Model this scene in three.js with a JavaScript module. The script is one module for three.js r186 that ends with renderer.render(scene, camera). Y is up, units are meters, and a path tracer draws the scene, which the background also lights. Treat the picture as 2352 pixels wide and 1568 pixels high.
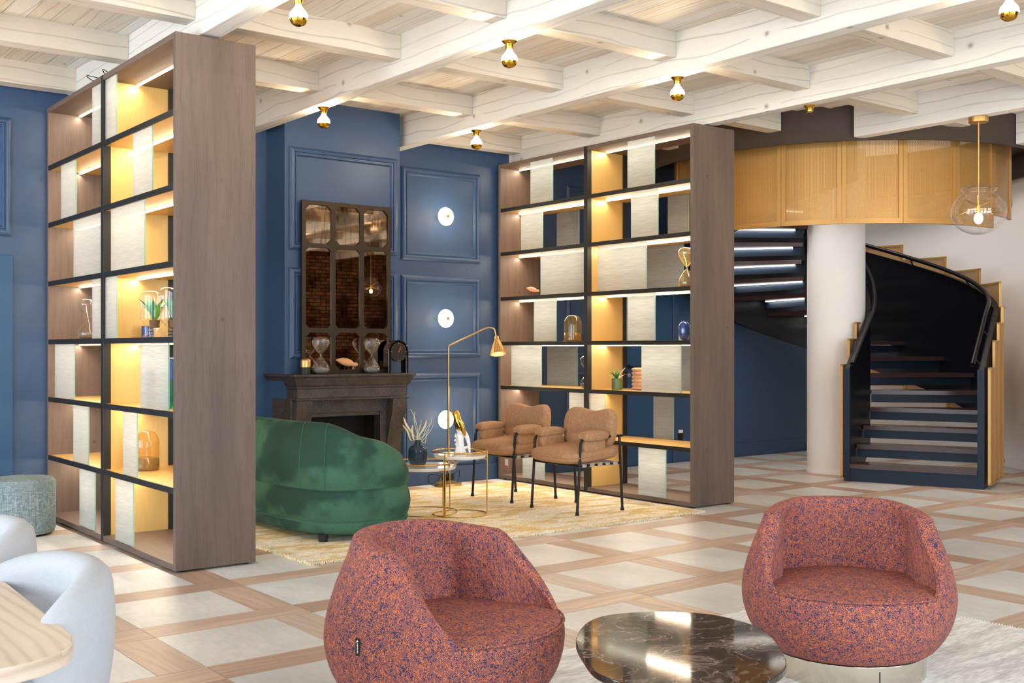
import * as THREE from 'three';
import { RoundedBoxGeometry } from 'three/addons/geometries/RoundedBoxGeometry.js';
import { mergeGeometries, mergeVertices, toCreasedNormals } from 'three/addons/utils/BufferGeometryUtils.js';
import { RectAreaLightUniformsLib } from 'three/addons/lights/RectAreaLightUniformsLib.js';

// ---------------------------------------------------------------- camera, sky, exposure
const scene = new THREE.Scene();
const W = 2352, H = 1568, FPX = 2544;
const camera = new THREE.PerspectiveCamera(2 * Math.atan(H / 2 / FPX) * 180 / Math.PI, W / H, 0.05, 60);
camera.position.set(0, 1.27, 0);
camera.rotation.y = -37.918 * Math.PI / 180;
camera.setViewOffset(W, H, 0, -16.6, W, H);
scene.background = new THREE.Color(0.62, 0.72, 0.9);
const renderer = new THREE.WebGLRenderer({ antialias: true });
renderer.toneMapping = THREE.LinearToneMapping;
renderer.toneMappingExposure = 1.3;
renderer.shadowMap.enabled = true;
RectAreaLightUniformsLib.init();

// large daylight windows out of the frame on the left and behind the camera; the lamps' own lights are in their builders
const DAY = new THREE.Color(0.70, 0.86, 1.0), DAYPOWER = 5.5;
const WARM = new THREE.Color(1.0, 0.81, 0.58), LEDC = new THREE.Color(1.0, 0.86, 0.66);
const BULB_I = 0.85, LED_I = 60, SCONCE_I = 0.55;
// [x, y, z, width, height, direction]
const WINDOWS = [['left', -1.1], ['left', -4.0], ['left', -6.9], ['front', -0.6], ['front', 2.6], ['front', 5.8]];

// ---------------------------------------------------------------- helpers
let seed = 20240;
const rnd = () => { seed = (seed * 1664525 + 1013904223) >>> 0; return seed / 4294967296; };
const rr = (a, b) => a + (b - a) * rnd();
const V = (x, y, z) => new THREE.Vector3(x, y, z);
const lerp = (a, b, t) => a + (b - a) * t, clamp = (x, a = 0, b = 1) => Math.min(b, Math.max(a, x));
const sstep = (a, b, x) => { const t = clamp((x - a) / (b - a)); return t * t * (3 - 2 * t); };
const counts = {};
const numbered = n => { const k = counts[n] = (counts[n] ?? -1) + 1; return k ? n + '_' + String(k).padStart(3, '0') : n; };
function mesh(name, geo, mat, parent) {
  const m = new THREE.Mesh(geo, mat); m.name = parent ? name : numbered(name);
  m.castShadow = m.receiveShadow = true; (parent ?? scene).add(m); return m;
}
function thing(name, label, category, p = [0, 0, 0], turn = 0, group) {
  const o = new THREE.Group(); o.name = numbered(name); o.position.set(...p); o.rotation.y = turn;
  o.userData = { label, category }; if (group) o.userData.group = group; scene.add(o); return o;
}
function tag(o, label, category, group) { o.userData = { label, category }; if (group) o.userData.group = group; return o; }
function structure(name, label) { const o = new THREE.Group(); o.name = name; o.userData = { kind: 'structure' }; if (label) o.userData.label = label; scene.add(o); return o; }
function copyOf(o, p, turn, label) { const c = o.clone(); c.name = numbered(o.name.replace(/_\d{3}$/, '')); c.position.set(...p); c.rotation.y = turn; c.userData = { ...o.userData, label }; scene.add(c); return c; }
// uv in metres on the plane that each triangle faces; `grain` is the axis that runs along the texture's u
function uvBox(g, grain = 'x', ox = rr(0, 3), oy = rr(0, 3)) {
  if (g.index) g = g.toNonIndexed();
  const p = g.attributes.position, uv = new Float32Array(p.count * 2), a = V(), b = V(), c = V(), n = V();
  for (let i = 0; i < p.count; i += 3) {
    a.fromBufferAttribute(p, i); b.fromBufferAttribute(p, i + 1); c.fromBufferAttribute(p, i + 2);
    n.subVectors(b, a).cross(c.clone().sub(a));
    const ax = Math.abs(n.x), ay = Math.abs(n.y), az = Math.abs(n.z);
    const axes = ax >= ay && ax >= az ? ['z', 'y'] : ay >= az ? ['x', 'z'] : ['x', 'y'];
    if (axes[1] === grain) axes.reverse();
    [a, b, c].forEach((q, k) => { uv[(i + k) * 2] = q[axes[0]] + ox; uv[(i + k) * 2 + 1] = q[axes[1]] + oy; });
  }
  g.setAttribute('uv', new THREE.BufferAttribute(uv, 2)); return g;
}
function box(x0, x1, y0, y1, z0, z1, grain = 'x', r = 0) {
  const w = Math.abs(x1 - x0), h = Math.abs(y1 - y0), d = Math.abs(z1 - z0);
  r = Math.min(r, w / 2.2, h / 2.2, d / 2.2);
  const g = r > 0 ? new RoundedBoxGeometry(w, h, d, 1, r) : new THREE.BoxGeometry(w, h, d);
  g.translate((x0 + x1) / 2, (y0 + y1) / 2, (z0 + z1) / 2);
  return uvBox(g, grain);
}
const clean = g => { g = g.index ? g.toNonIndexed() : g.clone(); for (const k of Object.keys(g.attributes)) if (!['position', 'normal', 'uv'].includes(k)) g.deleteAttribute(k); return g; };
const merge = list => mergeGeometries(list.map(clean));
function rod(a, b, r, seg = 10, r2 = r) {
  const d = b.clone().sub(a), L = d.length(), g = new THREE.CylinderGeometry(r2, r, L, seg, 1);
  g.translate(0, L / 2, 0); g.applyQuaternion(new THREE.Quaternion().setFromUnitVectors(V(0, 1, 0), d.normalize())); g.translate(a.x, a.y, a.z); return g;
}
// a tube through points whose corners are rounded by `rad`
function bentTube(pts, r, rad = 0.03, radial = 10, closed = false) {
  const path = new THREE.CurvePath(); let prev = pts[0].clone();
  for (let i = 1; i < pts.length - 1; i++) {
    const p = pts[i], a = p.clone().sub(pts[i - 1]), b = pts[i + 1].clone().sub(p), k = Math.min(rad, a.length() / 2.1, b.length() / 2.1);
    const s = p.clone().addScaledVector(a.normalize(), -k), e = p.clone().addScaledVector(b.normalize(), k);
    path.add(new THREE.LineCurve3(prev, s)); path.add(new THREE.QuadraticBezierCurve3(s, p.clone(), e)); prev = e;
  }
  path.add(new THREE.LineCurve3(prev, pts[pts.length - 1].clone()));
  const samples = []; for (const c of path.curves) { const n = c.isLineCurve3 ? 1 : 6; for (let i = 0; i < n; i++) samples.push(c.getPoint(i / n)); } samples.push(pts[pts.length - 1].clone());
  return sweep(samples, () => r, radial);
}
function sweep(samples, rad, radial = 8, capped = true, flat = 1) {
  const n = samples.length, pos = [], nor = [], uv = [], idx = []; let N = null, acc = 0;
  for (let i = 0; i < n; i++) {
    const t = samples[Math.min(i + 1, n - 1)].clone().sub(samples[Math.max(i - 1, 0)]).normalize();
    if (!N) { N = Math.abs(t.y) < 0.9 ? V(0, 1, 0) : V(1, 0, 0); }
    N.addScaledVector(t, -N.dot(t)).normalize(); const B = t.clone().cross(N), r = rad(i / (n - 1));
    if (i) acc += samples[i].distanceTo(samples[i - 1]);
    for (let j = 0; j <= radial; j++) {
      const a = j / radial * Math.PI * 2, d = N.clone().multiplyScalar(Math.cos(a)).addScaledVector(B, Math.sin(a) * flat);
      pos.push(samples[i].x + d.x * r, samples[i].y + d.y * r, samples[i].z + d.z * r); d.normalize(); nor.push(d.x, d.y, d.z); uv.push(acc, a * r);
    }
  }
  const s = radial + 1;
  for (let i = 0; i < n - 1; i++) for (let j = 0; j < radial; j++) { const a = i * s + j, b = a + s; idx.push(a, a + 1, b, b, a + 1, b + 1); }
  if (capped) for (const [i, flip] of [[0, 0], [n - 1, 1]]) for (let j = 1; j < radial - 1; j++) { const o = i * s; flip ? idx.push(o, o + j + 1, o + j) : idx.push(o, o + j, o + j + 1); }
  const g = new THREE.BufferGeometry(); g.setAttribute('position', new THREE.Float32BufferAttribute(pos, 3)); g.setAttribute('normal', new THREE.Float32BufferAttribute(nor, 3)); g.setAttribute('uv', new THREE.Float32BufferAttribute(uv, 2)); g.setIndex(idx); return g;
}
const curve = (pts, n = 24) => new THREE.CatmullRomCurve3(pts).getPoints(n);
// rings of equal length joined into a skin; each ring closes on itself; uv in metres along ring and across rings
function skin(rings, { closed = true, capA = false, capB = false, uScale = 1, crease = 0 } = {}) {
  const m = rings[0].length, s = closed ? m + 1 : m, pos = [], uv = [], idx = [], acc = new Array(s).fill(0);
  const len = []; { let a = 0; const mid = rings[Math.floor(rings.length / 2)]; for (let j = 0; j < s; j++) { if (j) a += mid[j % m].distanceTo(mid[(j - 1) % m]); len.push(a * uScale); } }
  rings.forEach((r, i) => { for (let j = 0; j < s; j++) { const p = r[j % m]; if (i) acc[j] += p.distanceTo(rings[i - 1][j % m]); pos.push(p.x, p.y, p.z); uv.push(len[j], acc[j]); } });
  for (let i = 0; i < rings.length - 1; i++) for (let j = 0; j < s - 1; j++) { const a = i * s + j, b = a + s; idx.push(a, b, a + 1, a + 1, b, b + 1); }
  for (const [on, i, flip] of [[capA, 0, 0], [capB, rings.length - 1, 1]]) if (on) {
    const c = V(); rings[i].forEach(p => c.add(p)); c.multiplyScalar(1 / m); const k = pos.length / 3; pos.push(c.x, c.y, c.z); uv.push(len[0], acc[0]);
    for (let j = 0; j < s - 1; j++) { const o = i * s + j; flip ? idx.push(o, k, o + 1) : idx.push(k, o, o + 1); }
  }
  const g = new THREE.BufferGeometry(); g.setAttribute('position', new THREE.Float32BufferAttribute(pos, 3)); g.setAttribute('uv', new THREE.Float32BufferAttribute(uv, 2)); g.setIndex(idx);
  smooth(g); return g;
}
// smooth normals over vertices that share a position
function smooth(g) {
  g.computeVertexNormals();
  const p = g.attributes.position, n = g.attributes.normal, map = new Map();
  for (let i = 0; i < p.count; i++) { const k = [p.getX(i), p.getY(i), p.getZ(i)].map(v => Math.round(v * 2e4)).join(); const e = map.get(k); if (e) { e.v.add(V().fromBufferAttribute(n, i)); e.i.push(i); } else map.set(k, { v: V().fromBufferAttribute(n, i), i: [i] }); }
  for (const e of map.values()) if (e.i.length > 1) { e.v.normalize(); for (const i of e.i) n.setXYZ(i, e.v.x, e.v.y, e.v.z); }
  return g;
}
const lathe = (pts, seg = 32) => new THREE.LatheGeometry(pts.map(([r, y]) => new THREE.Vector2(r, y)), seg);
// smooth lathe profile
const latheS = (pts, seg = 32, n = 40) => new THREE.LatheGeometry(new THREE.SplineCurve(pts.map(([r, y]) => new THREE.Vector2(Math.max(r, 0), y))).getPoints(n).map(p => { p.x = Math.max(0, p.x); return p; }), seg);
// a cushion: a superellipsoid of half sizes a, b, c
function puff(a, b, c, e1 = 0.6, e2 = 0.6, deform, nu = 36, nv = 20) {
  const rings = [], pw = (x, e) => Math.sign(x) * Math.pow(Math.abs(x), e);
  for (let i = 0; i <= nv; i++) {
    const ph = -Math.PI / 2 + Math.PI * i / nv, r = [];
    for (let j = 0; j < nu; j++) { const th = j / nu * Math.PI * 2, p = V(a * pw(Math.cos(ph), e1) * pw(Math.cos(th), e2), b * pw(Math.sin(ph), e1), c * pw(Math.cos(ph), e1) * pw(Math.sin(th), e2)); r.push(deform ? deform(p) : p); }
    rings.push(r.reverse());
  }
  return skin(rings);
}
const place = (g, x = 0, y = 0, z = 0, rx = 0, ry = 0, rz = 0) => { g.applyMatrix4(new THREE.Matrix4().compose(V(x, y, z), new THREE.Quaternion().setFromEuler(new THREE.Euler(rx, ry, rz)), V(1, 1, 1))); return g; };
function extrude(shape, depth, bevel = 0, seg = 12) { const g = new THREE.ExtrudeGeometry(shape, { depth, bevelEnabled: bevel > 0, bevelSize: bevel, bevelThickness: bevel, bevelSegments: 2, curveSegments: seg }); return g; }
// a moulded picture-frame bar run round a rectangle (mitred corners) in the x-y plane, standing out towards +z; profile: [inset, height]
function mouldFrame(w, h, prof) {
  const rings = prof.map(([o, d]) => [V(-w / 2 + o, -h / 2 + o, d), V(w / 2 - o, -h / 2 + o, d), V(w / 2 - o, h / 2 - o, d), V(-w / 2 + o, h / 2 - o, d)]);
  const pos = [];
  for (let i = 0; i < rings.length - 1; i++) for (let j = 0; j < 4; j++) { const a = rings[i][j], b = rings[i][(j + 1) % 4], c = rings[i + 1][j], d = rings[i + 1][(j + 1) % 4]; for (const q of [a, b, c, c, b, d]) pos.push(q.x, q.y, q.z); }
  const g = new THREE.BufferGeometry(); g.setAttribute('position', new THREE.Float32BufferAttribute(pos, 3)); g.computeVertexNormals(); return uvBox(toCreasedNormals(g, 0.7));
}

// ---------------------------------------------------------------- noise and textures
const hash = (x, y, s) => { let h = (x * 374761393 + y * 668265263 + s * 974634777) | 0; h = Math.imul(h ^ (h >>> 13), 1274126177); h ^= h >>> 16; return (h >>> 0) / 4294967296; };
function vn(x, y, px, py, s) { // value noise that repeats after px by py cells
  const xi = Math.floor(x), yi = Math.floor(y), fx = x - xi, fy = y - yi, u = fx * fx * (3 - 2 * fx), v = fy * fy * (3 - 2 * fy), m = (a, b) => ((a % b) + b) % b;
  const x0 = m(xi, px), x1 = m(xi + 1, px), y0 = m(yi, py), y1 = m(yi + 1, py);
  return (hash(x0, y0, s) * (1 - u) + hash(x1, y0, s) * u) * (1 - v) + (hash(x0, y1, s) * (1 - u) + hash(x1, y1, s) * u) * v;
}
function fbm(u, v, fx, fy, s, oct = 4) { let a = 0, w = 0.5, t = 0; for (let i = 0; i < oct; i++) { a += w * vn(u * fx, v * fy, fx, fy, s + i * 17); t += w; w *= 0.5; fx *= 2; fy *= 2; } return a / t; }
function tex(w, h, mw, mh, fn, srgb = true) {
  const d = new Uint8Array(w * h * 4);
  for (let y = 0; y < h; y++) for (let x = 0; x < w; x++) { const c = fn(x / w, y / h, x, y), i = (y * w + x) * 4; if (typeof c === 'number') d[i] = d[i + 1] = d[i + 2] = clamp(c) * 255; else { d[i] = clamp(c[0]) * 255; d[i + 1] = clamp(c[1]) * 255; d[i + 2] = clamp(c[2]) * 255; } d[i + 3] = 255; }
  const t = new THREE.DataTexture(d, w, h); t.magFilter = THREE.LinearFilter; t.minFilter = THREE.LinearMipmapLinearFilter; t.generateMipmaps = true; t.wrapS = t.wrapT = THREE.RepeatWrapping; t.repeat.set(1 / mw, 1 / mh);
  if (srgb) t.colorSpace = THREE.SRGBColorSpace; t.needsUpdate = true; return t;
}
const rgb = h => [(h >> 16 & 255) / 255, (h >> 8 & 255) / 255, (h & 255) / 255];
const mixc = (a, b, t) => [lerp(a[0], b[0], t), lerp(a[1], b[1], t), lerp(a[2], b[2], t)];
const mulc = (a, k) => [a[0] * k, a[1] * k, a[2] * k];
// wood: grain along u; `lines` narrow dark growth lines, `pores` fine streaks, `knots` [u, v, size]
function wood({ w = 1024, h = 512, mw = 2.4, mh = 0.6, base, dark, lines = 9, warp = 1.2, sharp = 3, lineAmt = 0.5, poreAmt = 0.25, knots = [], s = 1, blot = 0.15 }) {
  return tex(w, h, mw, mh, (u, v) => {
    let dv = 0, kd = 0;
    for (const [ku, kv, ks] of knots) { let du = Math.abs(u - ku); du = Math.min(du, 1 - du) * mw; let dd = v - kv; dd -= Math.round(dd); dd *= mh; const r2 = (du * du * 0.16 + dd * dd) / (ks * ks); dv += Math.sign(dd) * ks * 0.9 * Math.exp(-r2 * 0.7); kd += Math.exp(-(du * du * 0.8 + dd * dd) / (ks * ks * 0.12)); }
    const wv = warp * (fbm(u, v, 3, 3, s, 4) - 0.5), t = v * lines + wv * 2 + dv / mh * lines * 0.8;
    let l = 0.5 + 0.5 * Math.cos(2 * Math.PI * t); l = Math.pow(l, sharp) * (0.35 + 1.3 * fbm(u, v, 6, 4, s + 3, 3));
    const pore = Math.pow(vn(u * 24, v * 220, 24, 220, s + 9), 2) * 0.6 + vn(u * 60, v * 400, 60, 400, s + 5) * 0.4, b = fbm(u, v, 2, 4, s + 11, 3) - 0.5;
    return mixc(mulc(base, 1 + b * blot), dark, clamp(l * lineAmt + (pore - 0.35) * poreAmt + kd * 0.75));
  });
}
const std = o => new THREE.MeshStandardMaterial(o), phy = o => new THREE.MeshPhysicalMaterial(o);
const lin = (r, g, b) => new THREE.Color().setRGB(r, g, b);
const scaleUV = (g, a, b) => { const uv = g.attributes.uv; for (let i = 0; i < uv.count; i++) uv.setXY(i, uv.getX(i) * a, uv.getY(i) * b); return g; };

// ---------------------------------------------------------------- materials
const T = {};
T.white = wood({ w: 1536, h: 768, mw: 3.0, mh: 0.9, base: rgb(0xe3ddd4), dark: rgb(0x877c75), lines: 10, warp: 0.7, sharp: 50, lineAmt: 0.3, poreAmt: 0.14, knots: [[0.12, 0.3, 0.035], [0.4, 0.72, 0.05], [0.66, 0.2, 0.04], [0.85, 0.6, 0.045]], s: 3, blot: 0.07 });
T.oak = wood({ mw: 1.6, mh: 0.4, base: rgb(0xd3beae), dark: rgb(0xac917f), lines: 7, warp: 1.4, sharp: 2.2, lineAmt: 0.34, poreAmt: 0.3, s: 21, blot: 0.2 });
T.walnut = wood({ mw: 2.2, mh: 0.6, base: rgb(0x6c594e), dark: rgb(0x41332c), lines: 9, warp: 1.3, sharp: 2.2, lineAmt: 0.13, poreAmt: 0.5, knots: [[0.3, 0.3, 0.03], [0.75, 0.7, 0.025]], s: 41, blot: 0.3 });
T.ash = wood({ mw: 1.6, mh: 0.5, base: rgb(0xcdb8a4), dark: rgb(0xa3856d), lines: 16, warp: 1.0, sharp: 2.6, lineAmt: 0.45, poreAmt: 0.2, s: 61, blot: 0.1, knots: [[0.5, 0.5, 0.05]] });
T.cement = tex(512, 512, 1.1, 1.1, (u, v) => { const a = fbm(u, v, 5, 4, 5, 5) - 0.5, b = vn(u * 90, v * 26, 90, 26, 8) - 0.5; return mulc(rgb(0xdcdbd9), 1 + a * 0.14 + b * 0.05); });
T.gold = tex(512, 512, 0.8, 0.8, (u, v) => { const a = vn(u * 10, v * 300, 10, 300, 4) - 0.5, b = fbm(u, v, 3, 3, 2, 3) - 0.5; return mulc(rgb(0xd6b06a), 1 + a * 0.05 + b * 0.05); });
T.weave = tex(512, 512, 0.24, 0.24, (u, v) => clamp(0.5 + 0.55 * (vn(u * 10, v * 96, 10, 96, 7) - 0.5) + 0.35 * (vn(u * 40, v * 180, 40, 180, 17) - 0.5)), false);
T.weaveC = tex(512, 512, 0.24, 0.24, (u, v) => { const k = 0.95 + 0.12 * (vn(u * 3, v * 90, 3, 90, 7) - 0.5) + 0.06 * (vn(u * 60, v * 180, 60, 180, 17) - 0.5); return [k, k, k]; });
T.velvet = tex(512, 512, 1.3, 1.3, (u, v) => { const a = fbm(u, v, 4, 5, 13, 4), k = sstep(0.42, 0.62, a), b = vn(u * 200, v * 200, 200, 200, 3) - 0.5; return mulc(mixc(rgb(0x173f33), rgb(0x3a644d), k), 1 + b * 0.1); });
T.melange = tex(2048, 2048, 1.6, 1.6, (u, v, x, y) => {
  const i = x >> 2, j = y >> 2, cx = (x & 3) - 1.5, cy = (y & 3) - 1.5, dens = fbm(u, v, 120, 120, 31, 2), chk = (i + j) & 1;
  const on = chk ? hash(i, j, 5) < 0.84 + (dens - 0.5) * 0.6 : hash(i, j, 6) < 0.20 + (dens - 0.5) * 0.6;
  const dot = clamp(1.25 - (cx * cx + cy * cy) * 0.16), o = rgb(0xc26a44), p = rgb(0x3f3452); return mulc(on ? o : p, on ? 0.82 + 0.22 * dot : 0.8 + 0.25 * dot);
});
T.rug = tex(1024, 1024, 2.4, 2.4, (u, v) => { const a = fbm(u, v, 14, 34, 51, 5), f = vn(u * 160, v * 300, 160, 300, 4) - 0.5, k = sstep(0.4, 0.68, a); return mulc(mixc(rgb(0xefe5d0), rgb(0xdcc188), k), 1 + f * 0.2); });
T.rug2 = tex(1024, 1024, 2.0, 2.0, (u, v) => { const a = fbm(u, v, 6, 40, 71, 4), f = vn(u * 60, v * 380, 60, 380, 6) - 0.5; return mulc(mixc(rgb(0xeeedea), rgb(0xd2d0cd), sstep(0.45, 0.8, a)), 1 + f * 0.18); });
T.marble = tex(1024, 1024, 0.7, 0.7, (u, v) => {
  const wx = fbm(u, v, 4, 4, 81, 4) - 0.5, wy = fbm(u, v, 4, 4, 91, 4) - 0.5, U = u + wx * 0.35, Vv = v + wy * 0.35;
  const r1 = 1 - Math.abs(fbm(U + 9, Vv + 9, 11, 11, 101, 4) - 0.5) * 22, r2 = 1 - Math.abs(fbm(U + 9, Vv + 9, 22, 22, 111, 3) - 0.5) * 14, cl = fbm(U, Vv, 6, 6, 121, 4);
  return mixc(mixc(rgb(0x30241f), rgb(0x594a42), sstep(0.4, 0.75, cl)), rgb(0xa8968a), clamp(clamp(r1) * 0.55 + clamp(r2) * 0.5 * sstep(0.4, 0.6, cl)));
});
T.stone = tex(512, 512, 0.6, 0.6, (u, v) => { const a = vn(u * 190, v * 190, 190, 190, 9), b = fbm(u, v, 6, 6, 5, 4) - 0.5, c = vn(u * 60, v * 300, 60, 300, 12); return mulc(rgb(0x3d342f), 0.85 + b * 0.6 + Math.pow(a, 5) * 1.1 + Math.pow(c, 8) * 0.8); });
const cloth = (c, s, amt = 0.28) => tex(256, 256, 0.22, 0.22, (u, v, x, y) => { const a = vn(u * 128, v * 14, 128, 14, s) - 0.5, b = vn(u * 14, v * 128, 14, 128, s + 1) - 0.5, k = ((x >> 1) + (y >> 1)) & 1 ? 0.05 : -0.05; return mulc(rgb(c), 1 + (a + b) * amt + k * amt * 2); });
T.tan = cloth(0xb08460, 3, 0.2); T.grey = cloth(0xaeadb0, 13, 0.03); T.ottoman = cloth(0x7b898c, 23, 0.35); T.strap = cloth(0xa9a29c, 33, 0.2);
T.brick = tex(512, 512, 1.0, 1.0, (u, v) => { const a = fbm(u, v, 10, 10, 131, 4), b = vn(u * 120, v * 120, 120, 120, 7) - 0.5; return mulc(mixc(rgb(0x6b4c38), rgb(0x916c4e), sstep(0.3, 0.7, a)), 1 + b * 0.2); });
T.stain = tex(512, 512, 0.9, 0.9, (u, v) => { const a = fbm(u, v, 7, 5, 141, 5), c = vn(u * 70, v * 9, 70, 9, 8), k = sstep(0.45, 0.75, a) * 0.7 + sstep(0.6, 0.95, c) * 0.35; return mixc(rgb(0xb99f86), rgb(0x4a3a2e), clamp(k)); });
T.stainR = tex(256, 256, 0.9, 0.9, (u, v) => 0.0 + 0.04 * sstep(0.5, 0.8, fbm(u, v, 7, 5, 141, 5)), false);
T.bubble = tex(256, 256, 0.5, 0.5, (u, v) => vn(u * 36, v * 36, 36, 36, 77), false);
T.plaster = tex(256, 256, 0.5, 0.5, (u, v) => fbm(u, v, 30, 30, 151, 3), false);
T.holes = tex(256, 256, 0.096, 0.0831, (u, v) => { let d = 9; for (let r = -1; r <= 8; r++) for (const q of [0, 1]) { } const ny = 8, nx = 8, j = Math.floor(v * ny), x = u * nx - (j & 1 ? 0.5 : 0), cx = x - Math.floor(x) - 0.5, cy = v * ny - j - 0.5; d = Math.hypot(cx, cy); return d < 0.2 ? 0 : 1; }, false);

const M = {};
M.white = std({ map: T.white, roughness: 0.62 });
M.white2 = std({ map: T.white, color: 0xf4ede4, roughness: 0.62 });
M.oak = [0xffffff, 0xf3e6dc, 0xfff6ee, 0xe8d9cd].map(c => std({ map: T.oak, color: c, roughness: 0.42 }));
M.cement = [0xffffff, 0xf4f3f2, 0xfdfaf6].map(c => std({ map: T.cement, color: c, roughness: 0.4 }));
M.grout = std({ color: 0xb9b1a8, roughness: 0.9 });
M.walnut = std({ map: T.walnut, roughness: 0.55 });
M.gold = phy({ map: T.gold, metalness: 0.35, roughness: 0.42 });
M.black = std({ color: 0x26231f, roughness: 0.5, metalness: 0.3 });
M.blackTube = std({ color: 0x1d1b1a, roughness: 0.45, metalness: 0.4 });
M.glassPanel = phy({ map: T.weaveC, color: lin(0.78, 0.82, 0.83), transmission: 0.94, roughness: 0.7, thickness: 0, bumpMap: T.weave, bumpScale: 0.0002, ior: 1.5 });
M.glassEdge = phy({ color: lin(0.45, 0.75, 0.62), roughness: 0.2, transmission: 0.4, thickness: 0 });
M.led = std({ color: 0xffffff, emissive: 0xffe6c0, emissiveIntensity: 6 });
M.blue = std({ color: lin(0.033, 0.071, 0.150), roughness: 0.42, bumpMap: T.plaster, bumpScale: 0.0004 });
M.blueDoor = std({ color: lin(0.018, 0.070, 0.160), roughness: 0.38 });
M.whiteWall = std({ color: 0xf3f0ee, roughness: 0.8, bumpMap: T.plaster, bumpScale: 0.0005 });
M.soffit = std({ color: 0x4a3d34, roughness: 0.7 });
M.stone = std({ map: T.stone, roughness: 0.55, bumpMap: T.plaster, bumpScale: 0.001 });
M.soot = std({ color: 0x231c17, roughness: 0.95 });
M.bronze = std({ color: 0x40342a, roughness: 0.4, metalness: 0.7 });
M.mirror = std({ map: T.stain, roughnessMap: T.stainR, roughness: 1, metalness: 1 });
M.brass = std({ color: 0xd8ab5a, roughness: 0.25, metalness: 1 });
M.brassSatin = std({ color: 0xcaa368, roughness: 0.38, metalness: 1 });
M.goldMirror = std({ color: 0xd9a83f, roughness: 0.08, metalness: 1 });
M.clear = phy({ color: 0xffffff, transmission: 1, roughness: 0.0, thickness: 0, ior: 1.5 });
M.crackle = phy({ color: 0xffffff, transmission: 1, roughness: 0.03, thickness: 0, ior: 1.9, bumpMap: T.bubble, bumpScale: 0.004 });
M.goldGlass = phy({ color: lin(0.95, 0.82, 0.5), transmission: 0.85, roughness: 0.02, thickness: 0, ior: 2.1 });
M.globe = phy({ color: 0xffffff, transmission: 1, roughness: 0.0, thickness: 0, ior: 1.8 });
M.amber = phy({ color: lin(0.93, 0.78, 0.46), transmission: 0.95, roughness: 0.02, thickness: 0, ior: 1.5 });
M.inkGlass = phy({ color: lin(0.16, 0.26, 0.36), transmission: 0.9, roughness: 0.02, thickness: 0, ior: 1.5 });
M.velvet = phy({ map: T.velvet, roughness: 0.8, sheen: 0.7, sheenRoughness: 0.4, sheenColor: lin(0.18, 0.28, 0.18) });
M.melange = std({ map: T.melange, roughness: 0.85 });
M.chrome = std({ color: 0xd8d2c4, roughness: 0.18, metalness: 1 });
M.rug = std({ map: T.rug, roughness: 0.95 }); M.rug2 = std({ map: T.rug2, roughness: 0.95 });
M.marble = phy({ map: T.marble, roughness: 0.06, specularIntensity: 0.75 });
M.marbleWhite = phy({ color: 0xf2e9de, roughness: 0.15, clearcoat: 0.6 });
M.tan = std({ map: T.tan, roughness: 0.9 }); M.grey = std({ map: T.grey, roughness: 0.9 }); M.ottoman = std({ map: T.ottoman, roughness: 0.9 }); M.strap = std({ map: T.strap, roughness: 0.8 });
M.ash = std({ map: T.ash, roughness: 0.5 });
M.brick = [0xffffff, 0xe6d8cc, 0xd0b4a4, 0xfff0e2].map(c => std({ map: T.brick, color: c, roughness: 0.9 })); M.mortar = std({ color: 0x6b5546, roughness: 0.95 });
M.panelGold = std({ color: 0xc29250, roughness: 0.42, metalness: 0.35 });
M.perf = std({ color: 0xc29250, roughness: 0.42, metalness: 0.35, alphaMap: T.holes, alphaTest: 0.5, side: THREE.DoubleSide });
M.stairBlack = phy({ color: 0x0f0f14, roughness: 0.35, specularIntensity: 0.6 });
M.stairBlue = phy({ color: lin(0.012, 0.022, 0.04), roughness: 0.5, specularIntensity: 0.5 });
M.tread = phy({ color: 0x45302d, roughness: 0.2 });
M.porcelain = phy({ color: 0xf6f4f2, roughness: 0.2, clearcoat: 0.6 });
M.opal = std({ color: 0xffffff, emissive: 0xfff1d8, emissiveIntensity: 2.6 });
M.bulbGlow = std({ color: 0xffffff, emissive: 0xffe9c4, emissiveIntensity: 5 });
M.paper = std({ color: 0xf0ece2, roughness: 0.9 }); M.red = std({ color: 0xc93030, roughness: 0.8 });
M.leaf = [0x3f8f3a, 0x2f7a4a, 0x76b83a].map(c => phy({ color: c, roughness: 0.6, transmission: 0.25, thickness: 0, side: THREE.DoubleSide }));
M.dried = std({ color: 0xe6d9b8, roughness: 0.9, side: THREE.DoubleSide });
M.soil = std({ color: 0x5b4636, roughness: 1 });
M.woodBird = std({ color: 0xd39a63, roughness: 0.6 }); M.pinkBird = std({ color: 0xf0a58a, roughness: 0.6 });
M.dayPane = std({ color: 0xffffff, emissive: DAY, emissiveIntensity: 2.2 });
M.cobalt = phy({ color: 0x1c3f86, roughness: 0.12, clearcoat: 1 });
M.greenGlass = phy({ color: lin(0.05, 0.55, 0.3), transmission: 0.8, roughness: 0.05, thickness: 0 });
M.rubber = std({ color: 0x181614, roughness: 0.8 });
M.stairLed = std({ color: 0xffffff, emissive: 0xfff4e0, emissiveIntensity: 3 });
M.sand = std({ color: 0x6d655c, roughness: 1 });

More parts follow.
